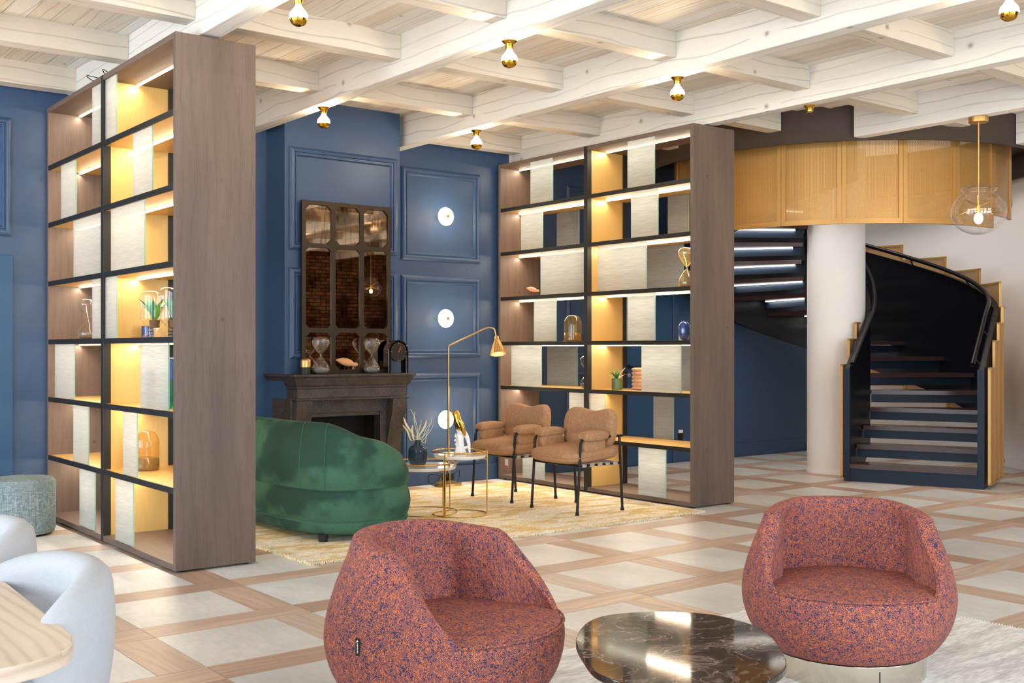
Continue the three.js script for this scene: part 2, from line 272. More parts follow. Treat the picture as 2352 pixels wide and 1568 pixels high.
// ---------------------------------------------------------------- floor
const PX = 1.7559, PZ = -4.2394, PP = 0.7655, TW = 0.5659, GR = 0.0035;
const ZB = -8.66, XL = -3.2, XR = 13.6, ZF = 3.4;                  // back, left, right and front walls
const CX = 9.68, CZ = -6.975;                                      // centre of the round stairwell
{
  const floor = structure('floor', 'grey cement tiles framed by oak planks');
  mesh('screed', box(XL - 0.2, XR + 0.2, -0.12, -0.004, ZB - 0.3, ZF + 0.2), M.grout, floor);
  const tiles = [0, 1, 2, 3, 4].map(() => box(GR / 2, TW - GR / 2, -0.006, 0, -TW + GR / 2, -GR / 2, 'x'));
  const along = [0, 1, 2, 3, 4].map(() => box(TW + GR / 2, PP - GR / 2, -0.006, 0, -TW + GR / 2, -GR / 2, 'z'));
  const across = [0, 1, 2, 3, 4].map(() => box(GR / 2, PP - GR / 2, -0.006, 0, GR / 2, PP - TW - GR / 2, 'x'));
  const cells = [];
  for (let i = Math.floor((XL - PX) / PP); PX + i * PP < XR; i++) for (let j = Math.floor((PZ - ZF) / PP); PZ - j * PP > ZB; j++) {
    const x = PX + i * PP, z = PZ - j * PP, cx = x + PP / 2, cz = z - PP / 2 + 0.1;
    if (x < XL - 0.4 || z > ZF + 0.2) continue;
    const d = cx * 0.6145 - cz * 0.789, l = cx * 0.789 + cz * 0.6145, inView = d > 2.2 && Math.abs(l) < d * 0.475 + 0.9;
    cells.push({ x, z, d, inView });
  }
  const rest = [];
  const near = cells.filter(c => c.inView).sort((a, b) => a.d - b.d);
  const single = new Set(near.slice(0, 145));
  for (const c of cells) {
    const g = [tiles, along, across].map(k => k[Math.floor(rnd() * 5)]), m = [M.cement[Math.floor(rnd() * 3)], M.oak[Math.floor(rnd() * 4)], M.oak[Math.floor(rnd() * 4)]], names = ['tile', 'plank', 'plank'];
    if (single.has(c)) g.forEach((q, k) => { mesh(names[k], q, m[k], floor).position.set(c.x, 0, c.z); });
    else g.forEach((q, k) => rest.push([k ? 1 : 0, q.clone().translate(c.x, 0, c.z)]));
  }
  for (const k of [0, 1]) { const l = rest.filter(r => r[0] === k).map(r => r[1]); if (l.length) mesh(k ? 'far_planks' : 'far_tiles', merge(l), k ? M.oak[0] : M.cement[0], floor).userData.kind = 'stuff'; }
}

// ---------------------------------------------------------------- ceiling: boards, main beams, cross beams
const YB = 3.075, YC = 3.175, YT = 3.34, BX0 = 2.557, BP = 1.403, BW = 0.118, RH = 2.0;
const holeZ = x => { const q = RH * RH - (x - CX) * (x - CX); return q > 0 ? CZ + Math.sqrt(q) : null; };
{
  const ceiling = structure('ceiling', 'whitewashed timber ceiling with crossing beams');
  const s = new THREE.Shape([[XL - 0.2, -ZF - 0.2], [XR + 0.2, -ZF - 0.2], [XR + 0.2, -ZB + 0.3], [XL - 0.2, -ZB + 0.3]].map(p => new THREE.Vector2(...p)));
  const hole = new THREE.Path(); hole.absarc(CX, -CZ, RH, 0, Math.PI * 2, true); s.holes.push(hole);
  mesh('slab', uvBox(place(extrude(s, 0.2, 0, 40), 0, YT + 0.02, 0, -Math.PI / 2)), M.white2, ceiling);
  const step = 0.1403;
  for (let x = BX0 - BP * 4; x < XR; x += step) {
    const a = holeZ(x), b = holeZ(x + step), end = Math.max(a ?? -99, b ?? -99, ZB);
    mesh('board', box(x + 0.0025, x + step - 0.0025, YT, YT + 0.022, end, ZF, 'z'), rnd() < 0.5 ? M.white : M.white2, ceiling);
  }
  for (let k = -4; k < 8; k++) {
    const x = BX0 + BP * k, e = holeZ(x);
    mesh('main_beam', box(x - BW / 2, x + BW / 2, YB, YT + 0.005, e ?? ZB, ZF, 'z', 0.004), M.white, ceiling);
  }
  for (let k = -4; k < 7; k++) for (let m = -9; m < 4; m++) {
    const z = -6.265 + 1.135 * m * -1 - 0, x0 = BX0 + BP * k + BW / 2; let x1 = x0 + BP - BW;
    if (z < ZB + 0.1 || z > ZF - 0.1) continue;
    const q = RH * RH - (z - CZ) * (z - CZ); if (q > 0) { const c = CX - Math.sqrt(q); if (x0 > c && x0 < CX + Math.sqrt(q)) continue; if (x1 > c && x0 < c) x1 = c; }
    mesh('cross_beam', box(x0, x1, YC, YT + 0.005, z - 0.07, z + 0.07, 'x', 0.004), M.white2, ceiling);
  }
}

// ---------------------------------------------------------------- walls
const PROF = [[0, 0], [0, 0.012], [0.008, 0.02], [0.018, 0.03], [0.03, 0.032], [0.04, 0.026], [0.044, 0.014], [0.052, 0.013], [0.056, 0.02], [0.064, 0.02], [0.068, 0.008], [0.074, 0]];
function moulding(parent, x0, x1, y0, y1, z) { const m = mesh('panel_moulding', mouldFrame(x1 - x0, y1 - y0, PROF), M.blue, parent); m.position.set((x0 + x1) / 2, (y0 + y1) / 2, z); return m; }
{
  const back = structure('wall_back', 'blue panelled wall');
  mesh('plaster', box(XL - 0.2, 11.42, -0.1, YT + 0.02, ZB - 0.25, ZB), M.blue, back);
  const rows = [[2.089, 2.949], [1.188, 1.948], [0.165, 1.041]];
  for (const [y0, y1] of rows) moulding(back, 5.45, 6.345, y0, y1, ZB);
  for (const [y0, y1] of rows) moulding(back, 7.45, 8.05, y0, y1, ZB);
  moulding(back, 1.2, 2.094, 2.092, 2.956, ZB);
  for (const [y0, y1] of rows) moulding(back, 2.95, 3.9, y0, y1, ZB);
  for (const [y0, y1] of rows.slice(0, 1)) moulding(back, -0.6, 0.8, y0, y1, ZB);
  const base = structure('baseboard_back'); const bb = (a, b) => mesh('board', box(a, b, 0.0, 0.155, ZB, ZB + 0.018, 'x', 0.004), M.blue, base); bb(2.12, 4.1); bb(5.24, 8.2); bb(9.07, 11.35);

  const br = structure('wall_chimney', 'blue chimney breast');
  mesh('plaster', box(4.115, 5.225, 1.0, YT + 0.01, ZB, -8.32), M.blue, br);
  mesh('plaster', box(4.115, 4.22, 0, 1.0, ZB, -8.34), M.blue, br); mesh('plaster', box(5.12, 5.225, 0, 1.0, ZB, -8.34), M.blue, br);
  moulding(br, 4.153, 5.193, 2.087, 2.936, -8.32); moulding(br, 4.153, 5.193, 1.186, 1.94, -8.32);

  const d1 = structure('door_1', 'flat blue door'); mesh('leaf', box(1.16, 2.10, 0.006, 1.952, ZB + 0.002, ZB + 0.022, 'y', 0.003), M.blueDoor, d1);
  const d2 = structure('door_2', 'flat blue door with black lever handle');
  mesh('leaf', box(8.24, 8.985, 0.006, 2.08, ZB + 0.001, ZB + 0.03, 'y', 0.003), M.blueDoor, d2);
  for (const [a, b, c, d] of [[8.16, 8.235, 0, 2.16], [8.99, 9.065, 0, 2.16], [8.16, 9.065, 2.085, 2.16]]) mesh('casing', box(a, b, c, d, ZB + 0.001, ZB + 0.04, 'y', 0.006), M.blue, d2);
  mesh('handle', merge([rod(V(8.31, 1.075, ZB + 0.03), V(8.31, 1.075, ZB + 0.085), 0.011), bentTube([V(8.31, 1.075, ZB + 0.078), V(8.44, 1.075, ZB + 0.078)], 0.011), place(new THREE.CylinderGeometry(0.026, 0.026, 0.012, 18), 8.31, 1.075, ZB + 0.036, Math.PI / 2)]), M.black, d2);
  mesh('keyhole_plate', place(new THREE.CylinderGeometry(0.024, 0.024, 0.012, 18), 8.31, 0.985, ZB + 0.036, Math.PI / 2), M.chrome, d2);

  // curved white stairwell wall
  const ws = structure('wall_stairwell', 'curved white wall behind the stairs');
  const WX = 9.5, WZ = -7.3, WR = 2.35, a0 = Math.atan2(ZB - WZ, 11.42 - WX), a1 = 1.02, ring = (r, y) => { const l = []; for (let i = 0; i <= 40; i++) { const a = lerp(a0, a1, i / 40); l.push(V(WX + r * Math.cos(a), y, WZ + r * Math.sin(a))); } return l; };
  mesh('plaster', skin([ring(WR + 0.2, 0), ring(WR, 0), ring(WR, 5.6), ring(WR + 0.2, 5.6), ring(WR + 0.2, 0)].map(r => r), { closed: false }), M.whiteWall, ws);
  const bs = structure('baseboard_stairwell'); mesh('board', skin([ring(WR - 0.001, 0.0), ring(WR - 0.018, 0.0), ring(WR - 0.018, 0.1), ring(WR - 0.001, 0.1)], { closed: false }), M.whiteWall, bs);
  const ex = WX + WR * Math.cos(a1), ez = WZ + WR * Math.sin(a1);
  const wr = structure('wall_right', 'white wall'); mesh('plaster', box(ex, XR + 0.2, -0.1, YT + 0.02, ez - 0.2, ez), M.whiteWall, wr); mesh('plaster', box(XR, XR + 0.2, -0.1, YT + 0.02, ez - 0.2, ZF + 0.2), M.whiteWall, wr);
  // upper stairwell shell
  const up = structure('wall_upper_stairwell', 'white upper stairwell'); const cyl = (r, y) => { const l = []; for (let i = 0; i < 48; i++) { const a = i / 48 * Math.PI * 2; l.push(V(CX + r * Math.cos(a), y, CZ + r * Math.sin(a))); } return l; };
  mesh('plaster', skin([cyl(RH + 0.5, 3.56), cyl(RH + 0.3, 3.56), cyl(RH + 0.3, 5.6), cyl(RH + 0.5, 5.6)]), M.whiteWall, up);
  mesh('upper_ceiling', place(new THREE.CylinderGeometry(RH + 0.6, RH + 0.6, 0.1, 48), CX, 5.65, CZ), M.whiteWall, up);
  // dark fascia ring round the opening
  const fs = structure('trim_1', 'dark brown curved fascia of the stair opening');
  mesh('fascia', skin([cyl(RH, 3.06), cyl(RH, 3.56), cyl(RH - 0.04, 3.56), cyl(RH - 0.04, 3.06), cyl(RH, 3.06)]), M.soffit, fs);
  mesh('soffit', skin([cyl(RH - 0.04, 3.30), cyl(1.69, 3.30), cyl(1.69, 3.34), cyl(RH - 0.04, 3.34), cyl(RH - 0.04, 3.30)]), M.soffit, fs);

  // left wall with windows, brick front wall with windows
  const wl = structure('wall_left', 'white wall with windows'), wf = structure('wall_front', 'brick wall');
  const zs = WINDOWS.filter(w => w[0] === 'left').map(w => w[1]).sort((a, b) => a - b), WW = 2.3, y0 = 0.35, y1 = 2.85;
  let z = ZB - 0.25; for (const c of zs) { mesh('plaster', box(XL - 0.25, XL, -0.1, YT + 0.02, z, c - WW / 2), M.whiteWall, wl); mesh('plaster', box(XL - 0.25, XL, -0.1, y0, c - WW / 2, c + WW / 2), M.whiteWall, wl); mesh('plaster', box(XL - 0.25, XL, y1, YT + 0.02, c - WW / 2, c + WW / 2), M.whiteWall, wl); z = c + WW / 2; } mesh('plaster', box(XL - 0.25, XL, -0.1, YT + 0.02, z, ZF + 0.25), M.whiteWall, wl);
  const xs = WINDOWS.filter(w => w[0] === 'front').map(w => w[1]).sort((a, b) => a - b), wallZ = ZF + 0.06;
  let x = XL - 0.25; for (const c of xs) { mesh('mortar', box(x, c - WW / 2, -0.1, YT + 0.02, wallZ, wallZ + 0.25), M.mortar, wf); mesh('mortar', box(c - WW / 2, c + WW / 2, -0.1, y0, wallZ, wallZ + 0.25), M.mortar, wf); mesh('mortar', box(c - WW / 2, c + WW / 2, y1, YT + 0.02, wallZ, wallZ + 0.25), M.mortar, wf); x = c + WW / 2; } mesh('mortar', box(x, XR + 0.2, -0.1, YT + 0.02, wallZ, wallZ + 0.25), M.mortar, wf);
  WINDOWS.forEach(([side, c], i) => {
    const w = structure('window_' + (i + 1), 'bright window'), L = side === 'left';
    const g = (a, b, c0, d, e, f, n, m) => mesh(n, L ? box(XL - f, XL - e, c0, d, c + a, c + b) : box(c + a, c + b, c0, d, wallZ + e, wallZ + f), m, w);
    g(-WW / 2, WW / 2, y0, y1, 0.14, 0.15, 'window_pane', M.dayPane);
    for (const q of [-WW / 2, -0.03, WW / 2 - 0.06]) g(q, q + 0.06, y0, y1, 0.08, 0.14, 'window_frame', M.black); for (const q of [y0, 2.1, y1 - 0.06]) g(-WW / 2, WW / 2, q, q + 0.06, 0.08, 0.14, 'window_frame', M.black);
    const l = new THREE.RectAreaLight(DAY, DAYPOWER, WW - 0.1, y1 - y0 - 0.1); if (L) { l.position.set(XL - 0.06, (y0 + y1) / 2, c); l.rotation.y = -Math.PI / 2; } else { l.position.set(c, (y0 + y1) / 2, wallZ + 0.06); } scene.add(l);
  });
  // bricks of the front wall: those that the mirror shows are single pieces
  const bg = [0, 1, 2, 3].map(() => box(-0.115, 0.115, 0, 0.062, -0.07, 0.02, 'x', 0.006)), far = [];
  let made = 0; const order = [];
  for (let r = 0; r * 0.073 < YT; r++) for (let k = 0; k < 70; k++) { const bx = XL + 0.12 + k * 0.241 + (r & 1 ? 0.12 : 0), by = r * 0.073 + 0.01; if (bx > XR - 0.1 || by + 0.062 > YT) continue; if (xs.some(c => Math.abs(bx - c) < WW / 2 + 0.11) && by > y0 - 0.06 && by < y1) continue; order.push([bx, by, Math.abs(bx - 10.6) + Math.abs(by - 2.0) * 0.8]); }
  order.sort((a, b) => a[2] - b[2]);
  for (const [bx, by] of order) { if (made++ < 290) mesh('brick', bg[made % 4], M.brick[Math.floor(rnd() * 4)], wf).position.set(bx, by, wallZ); else far.push(new THREE.BoxGeometry(0.228, 0.062, 0.04).translate(bx, by + 0.031, wallZ - 0.02)); }
  const fm = mesh('far_bricks', uvBox(merge(far)), M.brick[1], wf); fm.userData.kind = 'stuff';
}

// ---------------------------------------------------------------- shelving units (room dividers); local x: front -, back +; z from 0 (near end) to -LEN
const SD = 0.2435, LEN = 2.56, TH = 0.035, SY = [0.047, 0.480, 0.912, 1.338, 1.770, 2.205, 2.630, 3.062], MID = -1.283;
function shelving(label, p, fronts, backs) {
  const u = thing('shelving_unit', label, 'shelving unit', p);
  for (const z of [-TH / 2, -LEN + TH / 2]) mesh('end_panel', box(-SD, SD, 0.012, SY[7], z - TH / 2, z + TH / 2, 'y', 0.002), M.walnut, u);
  for (const [z0, z1] of [[-TH, MID + 0.012], [MID - 0.012, -LEN + TH]]) {
    mesh('top_board', box(-SD, SD, SY[7] - TH, SY[7], z1, z0, 'z', 0.002), M.walnut, u);
    mesh('bottom_board', box(-SD, SD, 0.012, SY[0], z1, z0, 'z', 0.002), M.walnut, u);
    for (let k = 1; k < 7; k++) {
      const s = mesh('shelf', box(-SD + 0.012, SD - 0.012, SY[k] - TH + 0.002, SY[k] - 0.001, z1, z0, 'z'), M.gold, u);
      for (const q of [-1, 1]) mesh('edge_trim', box(q * (SD - 0.012), q * SD, SY[k] - TH, SY[k], z1, z0, 'z', 0.0015), M.black, s);
    }
    for (let k = 1; k < 8; k++) {
      const y = SY[k] - TH - 0.001, L = Math.abs(z1 - z0) - 0.02, zc = (z0 + z1) / 2;
      mesh('led_strip', box(-0.024, -0.006, y - 0.007, y, zc - L / 2, zc + L / 2), M.led, u);
      const l = new THREE.RectAreaLight(LEDC, LED_I, 0.016, L); l.rotation.set(-Math.PI / 2, 0.5, 0); l.position.set(-0.016, y - 0.011, zc); u.add(l);
    }
  }
  const d = mesh('divider', box(-SD + 0.05, SD - 0.05, SY[0], SY[7] - TH, MID - 0.014, MID + 0.014, 'y'), M.gold, u);
  for (const q of [-1, 1]) mesh('post', box(q * (SD - 0.05), q * (SD + 0.001), 0.012, SY[7], MID - 0.024, MID + 0.024, 'y', 0.002), M.black, d);
  for (const [x, z] of [[-0.2, -0.05], [0.2, -0.05], [-0.2, -1.28], [0.2, -1.28], [-0.2, -2.5], [0.2, -2.5]]) mesh('foot', place(new THREE.CylinderGeometry(0.016, 0.02, 0.014, 12), x, 0.007, z), M.rubber, u);
  const pane = (row, z0, z1, x) => {
    z0 = clamp(z0 - p[2], -LEN + TH, -TH); z1 = clamp(z1 - p[2], -LEN + TH, -TH);
    const y0 = SY[row] + 0.0005, y1 = SY[row + 1] - TH - 0.0005, g = mesh('glass_panel', box(x - 0.004, x + 0.004, y0, y1, z0, z1 - 0.0012, 'z'), M.glassPanel, u);
    mesh('polished_edge', box(x - 0.004, x + 0.004, y0, y1, z1 - 0.0012, z1, 'y'), M.glassEdge, g);
  };
  for (const [r, a, b] of fronts) pane(r, a, b, -SD + 0.018);
  for (const [r, a, b] of backs) pane(r, a, b, SD - 0.018);
  return u;
}
const AX = 2.5855, AZ = -6.097, BXC = 6.7815, BZ = -6.05;
{
  const L = [[-7.631, -7.40], [-8.345, -8.001], [-8.049, -7.40], [-7.631, -7.40], [-8.504, -8.038], [-8.053, -7.716], [-7.912, -7.576]];
  const R = [[-7.36, -7.146], [-6.831, -6.502], [-7.248, -6.633], [-7.36, -7.138], [-6.701, -6.243], [-7.014, -6.762], [-7.163, -6.831]];
  const f = []; L.forEach((q, i) => f.push([6 - i, ...q])); R.forEach((q, i) => f.push([6 - i, ...q]));
  shelving('tall wood and brass open shelving unit nearest the left side, beside the ottoman', [AX, 0, AZ], f, []);
  const L2 = [[-8.129, -7.804], [-8.271, -7.948], [-7.98, -7.37], [-8.077, -7.754], [-8.423, -7.967], [-7.572, -7.36], [-8.248, -7.923]];
  const R2 = [[-6.816, -6.496], [-6.773, -6.456], [-7.193, -6.592], [-6.816, -6.491], [-6.648, -6.197], [-7.30, -7.093], [-6.685, -6.367]];
  const f2 = []; L2.forEach((q, i) => f2.push([6 - i, ...q])); R2.forEach((q, i) => f2.push([6 - i, ...q]));
  shelving('tall wood and brass open shelving unit behind the two tan armchairs', [BXC, 0, BZ], f2, [[5, -8.278, -7.95], [2, -8.424, -7.975], [5, -6.781, -6.535], [4, -7.048, -6.596], [3, -7.30, -7.021], [2, -6.807, -6.45], [1, -6.956, -6.714]]);
}

// ---------------------------------------------------------------- fireplace and what stands on it
{
  const f = thing('fireplace', 'dark stone fireplace surround with moulded mantel shelf', 'fireplace', [4.67, 0, -8.106]);
  const hw = 0.5725, bk = -0.553;
  // mantel shelf: moulded profile swept round left, front and right
  const prof = [[-0.03, 0.84], [-0.03, 0.94], [-0.022, 0.945], [-0.022, 0.958], [-0.012, 0.965], [-0.004, 0.985], [0.0, 1.0], [0.006, 1.008], [0.012, 1.03], [0.02, 1.034], [0.03, 1.04], [0.032, 1.05], [0.028, 1.058], [0.02, 1.0605], [-0.1, 1.0605]];
  const ring = ([o, y]) => [V(-hw - o + 0.02, y, bk), V(-hw - o + 0.02, y, o - 0.02), V(hw + o - 0.02, y, o - 0.02), V(hw + o - 0.02, y, bk)];
  const crisp = (g, a) => uvBox(toCreasedNormals(g, a));
  mesh('mantel_shelf', crisp(skin(prof.map(ring), { closed: false }), 0.6), M.stone, f);
  mesh('mantel_top', box(-hw, hw, 1.03, 1.0604, -0.30, -0.03), M.stone, f);
  mesh('frieze', box(-hw + 0.052, hw - 0.052, 0.86, 1.03, -0.26, -0.055), M.stone, f);
  const bead = [[-0.022, 0.842], [-0.014, 0.846], [-0.012, 0.852], [-0.014, 0.858], [-0.03, 0.866]]; mesh('bead', crisp(skin(bead.map(ring), { closed: false }), 0.9), M.stone, f);
  for (const q of [-1, 1]) { // jambs: a scrolled bracket profile in z-y
    const s = new THREE.Shape(); s.moveTo(-0.28, 0); s.lineTo(-0.212, 0); s.lineTo(-0.212, 0.10); s.bezierCurveTo(-0.212, 0.2, -0.16, 0.45, -0.11, 0.6); s.bezierCurveTo(-0.06, 0.72, -0.05, 0.78, -0.05, 0.845); s.lineTo(-0.28, 0.845); s.closePath();
    const g = uvBox(place(extrude(s, 0.135, 0.004), 0, 0, 0, 0, -Math.PI / 2, 0)); // x' = -z ... turned so that the profile's x runs along z
    mesh('jamb_side', box(q * (hw - 0.02), q * (hw - 0.052), 0.55, 0.86, -0.21, -0.115), M.stone, f); mesh('jamb', g.translate(q > 0 ? hw - 0.05 : -hw + 0.05 + 0.135, 0, 0), M.stone, f);
    mesh('side_cheek', box(q * (hw - 0.007), q * (hw - 0.052), 0, 0.86, -0.42, -0.206), M.stone, f);
  }
  mesh('lintel', box(-hw + 0.18, hw - 0.18, 0.735, 0.845, -0.26, -0.15), M.stone, f);
  mesh('inner_slip', box(-hw + 0.18, -hw + 0.215, 0, 0.735, -0.26, -0.16), M.stone, f); mesh('inner_slip', box(hw - 0.25, hw - 0.18, 0, 0.735, -0.26, -0.16), M.stone, f); mesh('inner_slip', box(-hw + 0.215, hw - 0.25, 0.70, 0.735, -0.26, -0.175), M.stone, f);
  mesh('firebox', merge([box(-hw + 0.2, hw - 0.2, 0, 0.86, bk + 0.005, bk + 0.03), box(-hw + 0.17, -hw + 0.2, 0, 0.86, bk + 0.005, -0.24), box(hw - 0.2, hw - 0.17, 0, 0.86, bk + 0.005, -0.24), box(-hw + 0.2, hw - 0.2, 0.83, 0.86, bk + 0.005, -0.24)]), M.soot, f);

  // mirror made like a window: 3 x 3 panes with cut corners
  const mx0 = 4.245, mx1 = 5.095, my0 = 1.0615, my1 = 2.497, mz = -8.284, mw = mx1 - mx0, mh = my1 - my0;
  const mi = thing('window_mirror', 'tall antique mirror with bronze frame and nine panes, standing on the mantel', 'mirror', [(mx0 + mx1) / 2, my0, mz]);
  
  const fr = new THREE.Shape([[-mw / 2, 0], [mw / 2, 0], [mw / 2, mh], [-mw / 2, mh]].map(p => new THREE.Vector2(...p)));
  const cols = [[-mw / 2 + 0.031, -mw / 2 + 0.273], [-mw / 2 + 0.307, -mw / 2 + 0.549], [-mw / 2 + 0.583, -mw / 2 + 0.825]], rows = [[0.03, 0.345], [0.38, 1.05], [1.083, 1.405]], cut = (r) => (r === 1 ? 0.03 : 0.04);
  const cutRect = (a, b, c, d, k) => [[a + k, c], [b - k, c], [b, c + k], [b, d - k], [b - k, d], [a + k, d], [a, d - k], [a, c + k]].map(p => new THREE.Vector2(...p));
  for (const c of cols) rows.forEach((r, i) => fr.holes.push(new THREE.Path(cutRect(c[0], c[1], r[0], r[1], cut(i)))));
  mesh('frame', uvBox(extrude(fr, 0.022, 0.002)), M.bronze, mi);
  for (const c of cols) rows.forEach((r, i) => { const g = new THREE.ExtrudeGeometry(new THREE.Shape(cutRect(c[0] - 0.006, c[1] + 0.006, r[0] - 0.006, r[1] + 0.006, cut(i))), { depth: 0.004, bevelEnabled: false }); mesh('pane', uvBox(g, 'x', c[0] * 1.7 + 1, r[0] * 1.3), M.mirror, mi).position.z = 0.006; });

  const mz2 = -8.18, my = 1.061;
  const can = thing('candle_pot', 'small gold and black lidded candle on the mantel end', 'candle', [4.232, my, mz2]);
  mesh('cup', latheS([[0.0001, 0], [0.038, 0.0], [0.042, 0.006], [0.042, 0.058]], 32, 30), M.black, can);
  mesh('lid', lathe([[0.042, 0.058], [0.0425, 0.062], [0.0425, 0.108], [0.038, 0.122], [0.026, 0.128], [0.0001, 0.129]], 32), M.brassSatin, can);
  hourglass('speckled clear glass hourglass on the mantel beside the candle', [4.372, my, mz2], 0.305, 0.071, M.crackle);
  hourglass('speckled clear glass hourglass on the mantel beside the round clock', [4.856, my, mz2], 0.30, 0.07, M.crackle);
  shorebird('carved light wood shorebird on wire legs on the mantel', [4.615, my, mz2], -0.45, 1.45, M.woodBird);
  const ck = thing('mantel_clock', 'black arched mantel clock with gold hands', 'clock', [5.10, my, mz2 + 0.015], 0.0);
  const ar = new THREE.Shape(); ar.moveTo(-0.098, 0); ar.lineTo(-0.098, 0.185); ar.absarc(0, 0.185, 0.098, Math.PI, 0, true); ar.lineTo(0.098, 0); ar.lineTo(0.078, 0); ar.lineTo(0.078, 0.185); ar.absarc(0, 0.185, 0.078, 0, Math.PI, false); ar.lineTo(-0.078, 0); ar.closePath();
  mesh('arch', uvBox(place(extrude(ar, 0.085, 0.002, 24), 0, 0, -0.06)), phy({ color: 0x16120f, roughness: 0.12, clearcoat: 1 }), ck);
  mesh('face', place(new THREE.CylinderGeometry(0.086, 0.086, 0.03, 40), 0, 0.185, 0.012, Math.PI / 2), std({ color: 0x20140e, roughness: 0.35 }), ck);
  const hand = (a, L, w) => place(new THREE.BoxGeometry(w, L, 0.002).translate(0, L / 2 - 0.008, 0), 0, 0.185, 0.0295, 0, 0, -a);
  mesh('hour_hand', hand(0.62, 0.045, 0.005), M.brass, ck); mesh('minute_hand', hand(0.38, 0.06, 0.0035), M.brass, ck); mesh('hub', place(new THREE.CylinderGeometry(0.006, 0.006, 0.005, 14), 0, 0.185, 0.029, Math.PI / 2), M.brass, ck);
  for (let k = 0; k < 12; k++) mesh('hour_mark', place(new THREE.BoxGeometry(k % 3 ? 0.002 : 0.004, k % 3 ? 0.006 : 0.012, 0.001).translate(0, 0.074, 0), 0, 0.185, 0.0277, 0, 0, k * Math.PI / 6), M.brassSatin, ck);
}
function hourglass(label, p, h, r, mat, group = 'hourglasses', sandy = 0.16) {
  const o = thing('hourglass', label, 'hourglass', p, 0, group), n = 0.006, y = h / 2;
  const prof = [[0.0001, 0.002], [r * 0.6, 0.0], [r * 0.93, h * 0.06], [r, h * 0.14], [r * 0.86, h * 0.25], [r * 0.45, h * 0.39], [n, y], [r * 0.45, h * 0.61], [r * 0.86, h * 0.75], [r, h * 0.86], [r * 0.93, h * 0.94], [r * 0.6, h], [0.0001, h * 0.998]];
  mesh('glass', latheS(prof, 36, 60), mat, o);
  mesh('sand', latheS([[0.0001, 0.006], [r * 0.58, 0.005], [r * 0.9, h * 0.065], [r * 0.955, h * 0.13], [r * 0.7, h * sandy], [0.0001, h * (sandy + 0.02)]], 28, 24), M.sand, o);
  return o;
}
function shorebird(label, p, turn, s, mat) {
  const o = thing('shorebird_figure', label, 'bird figurine', p, turn, 'bird figurines');
  const sp = [[-0.062, 0.079, 0.002], [-0.05, 0.078, 0.009], [-0.028, 0.073, 0.019], [0, 0.066, 0.023], [0.022, 0.06, 0.019], [0.036, 0.055, 0.012], [0.046, 0.053, 0.0115], [0.056, 0.052, 0.011], [0.063, 0.05, 0.004]];
  const c = new THREE.CatmullRomCurve3(sp.map(q => V(q[0] * s, q[1] * s, 0))), rc = new THREE.CatmullRomCurve3(sp.map((q, i) => V(i, q[2] * s, 0)));
  mesh('body', smooth(sweep(c.getPoints(32), t => Math.max(0.0008, rc.getPoint(t).y), 18)), mat, o);
  for (const q of [-1, 1]) mesh('leg', rod(V((q * 0.014 - 0.004) * s, 0, 0.008 * q * s), V((q * 0.008) * s, 0.05 * s, 0.006 * q * s), 0.0022, 8), M.blackTube, o);
  return o;
}

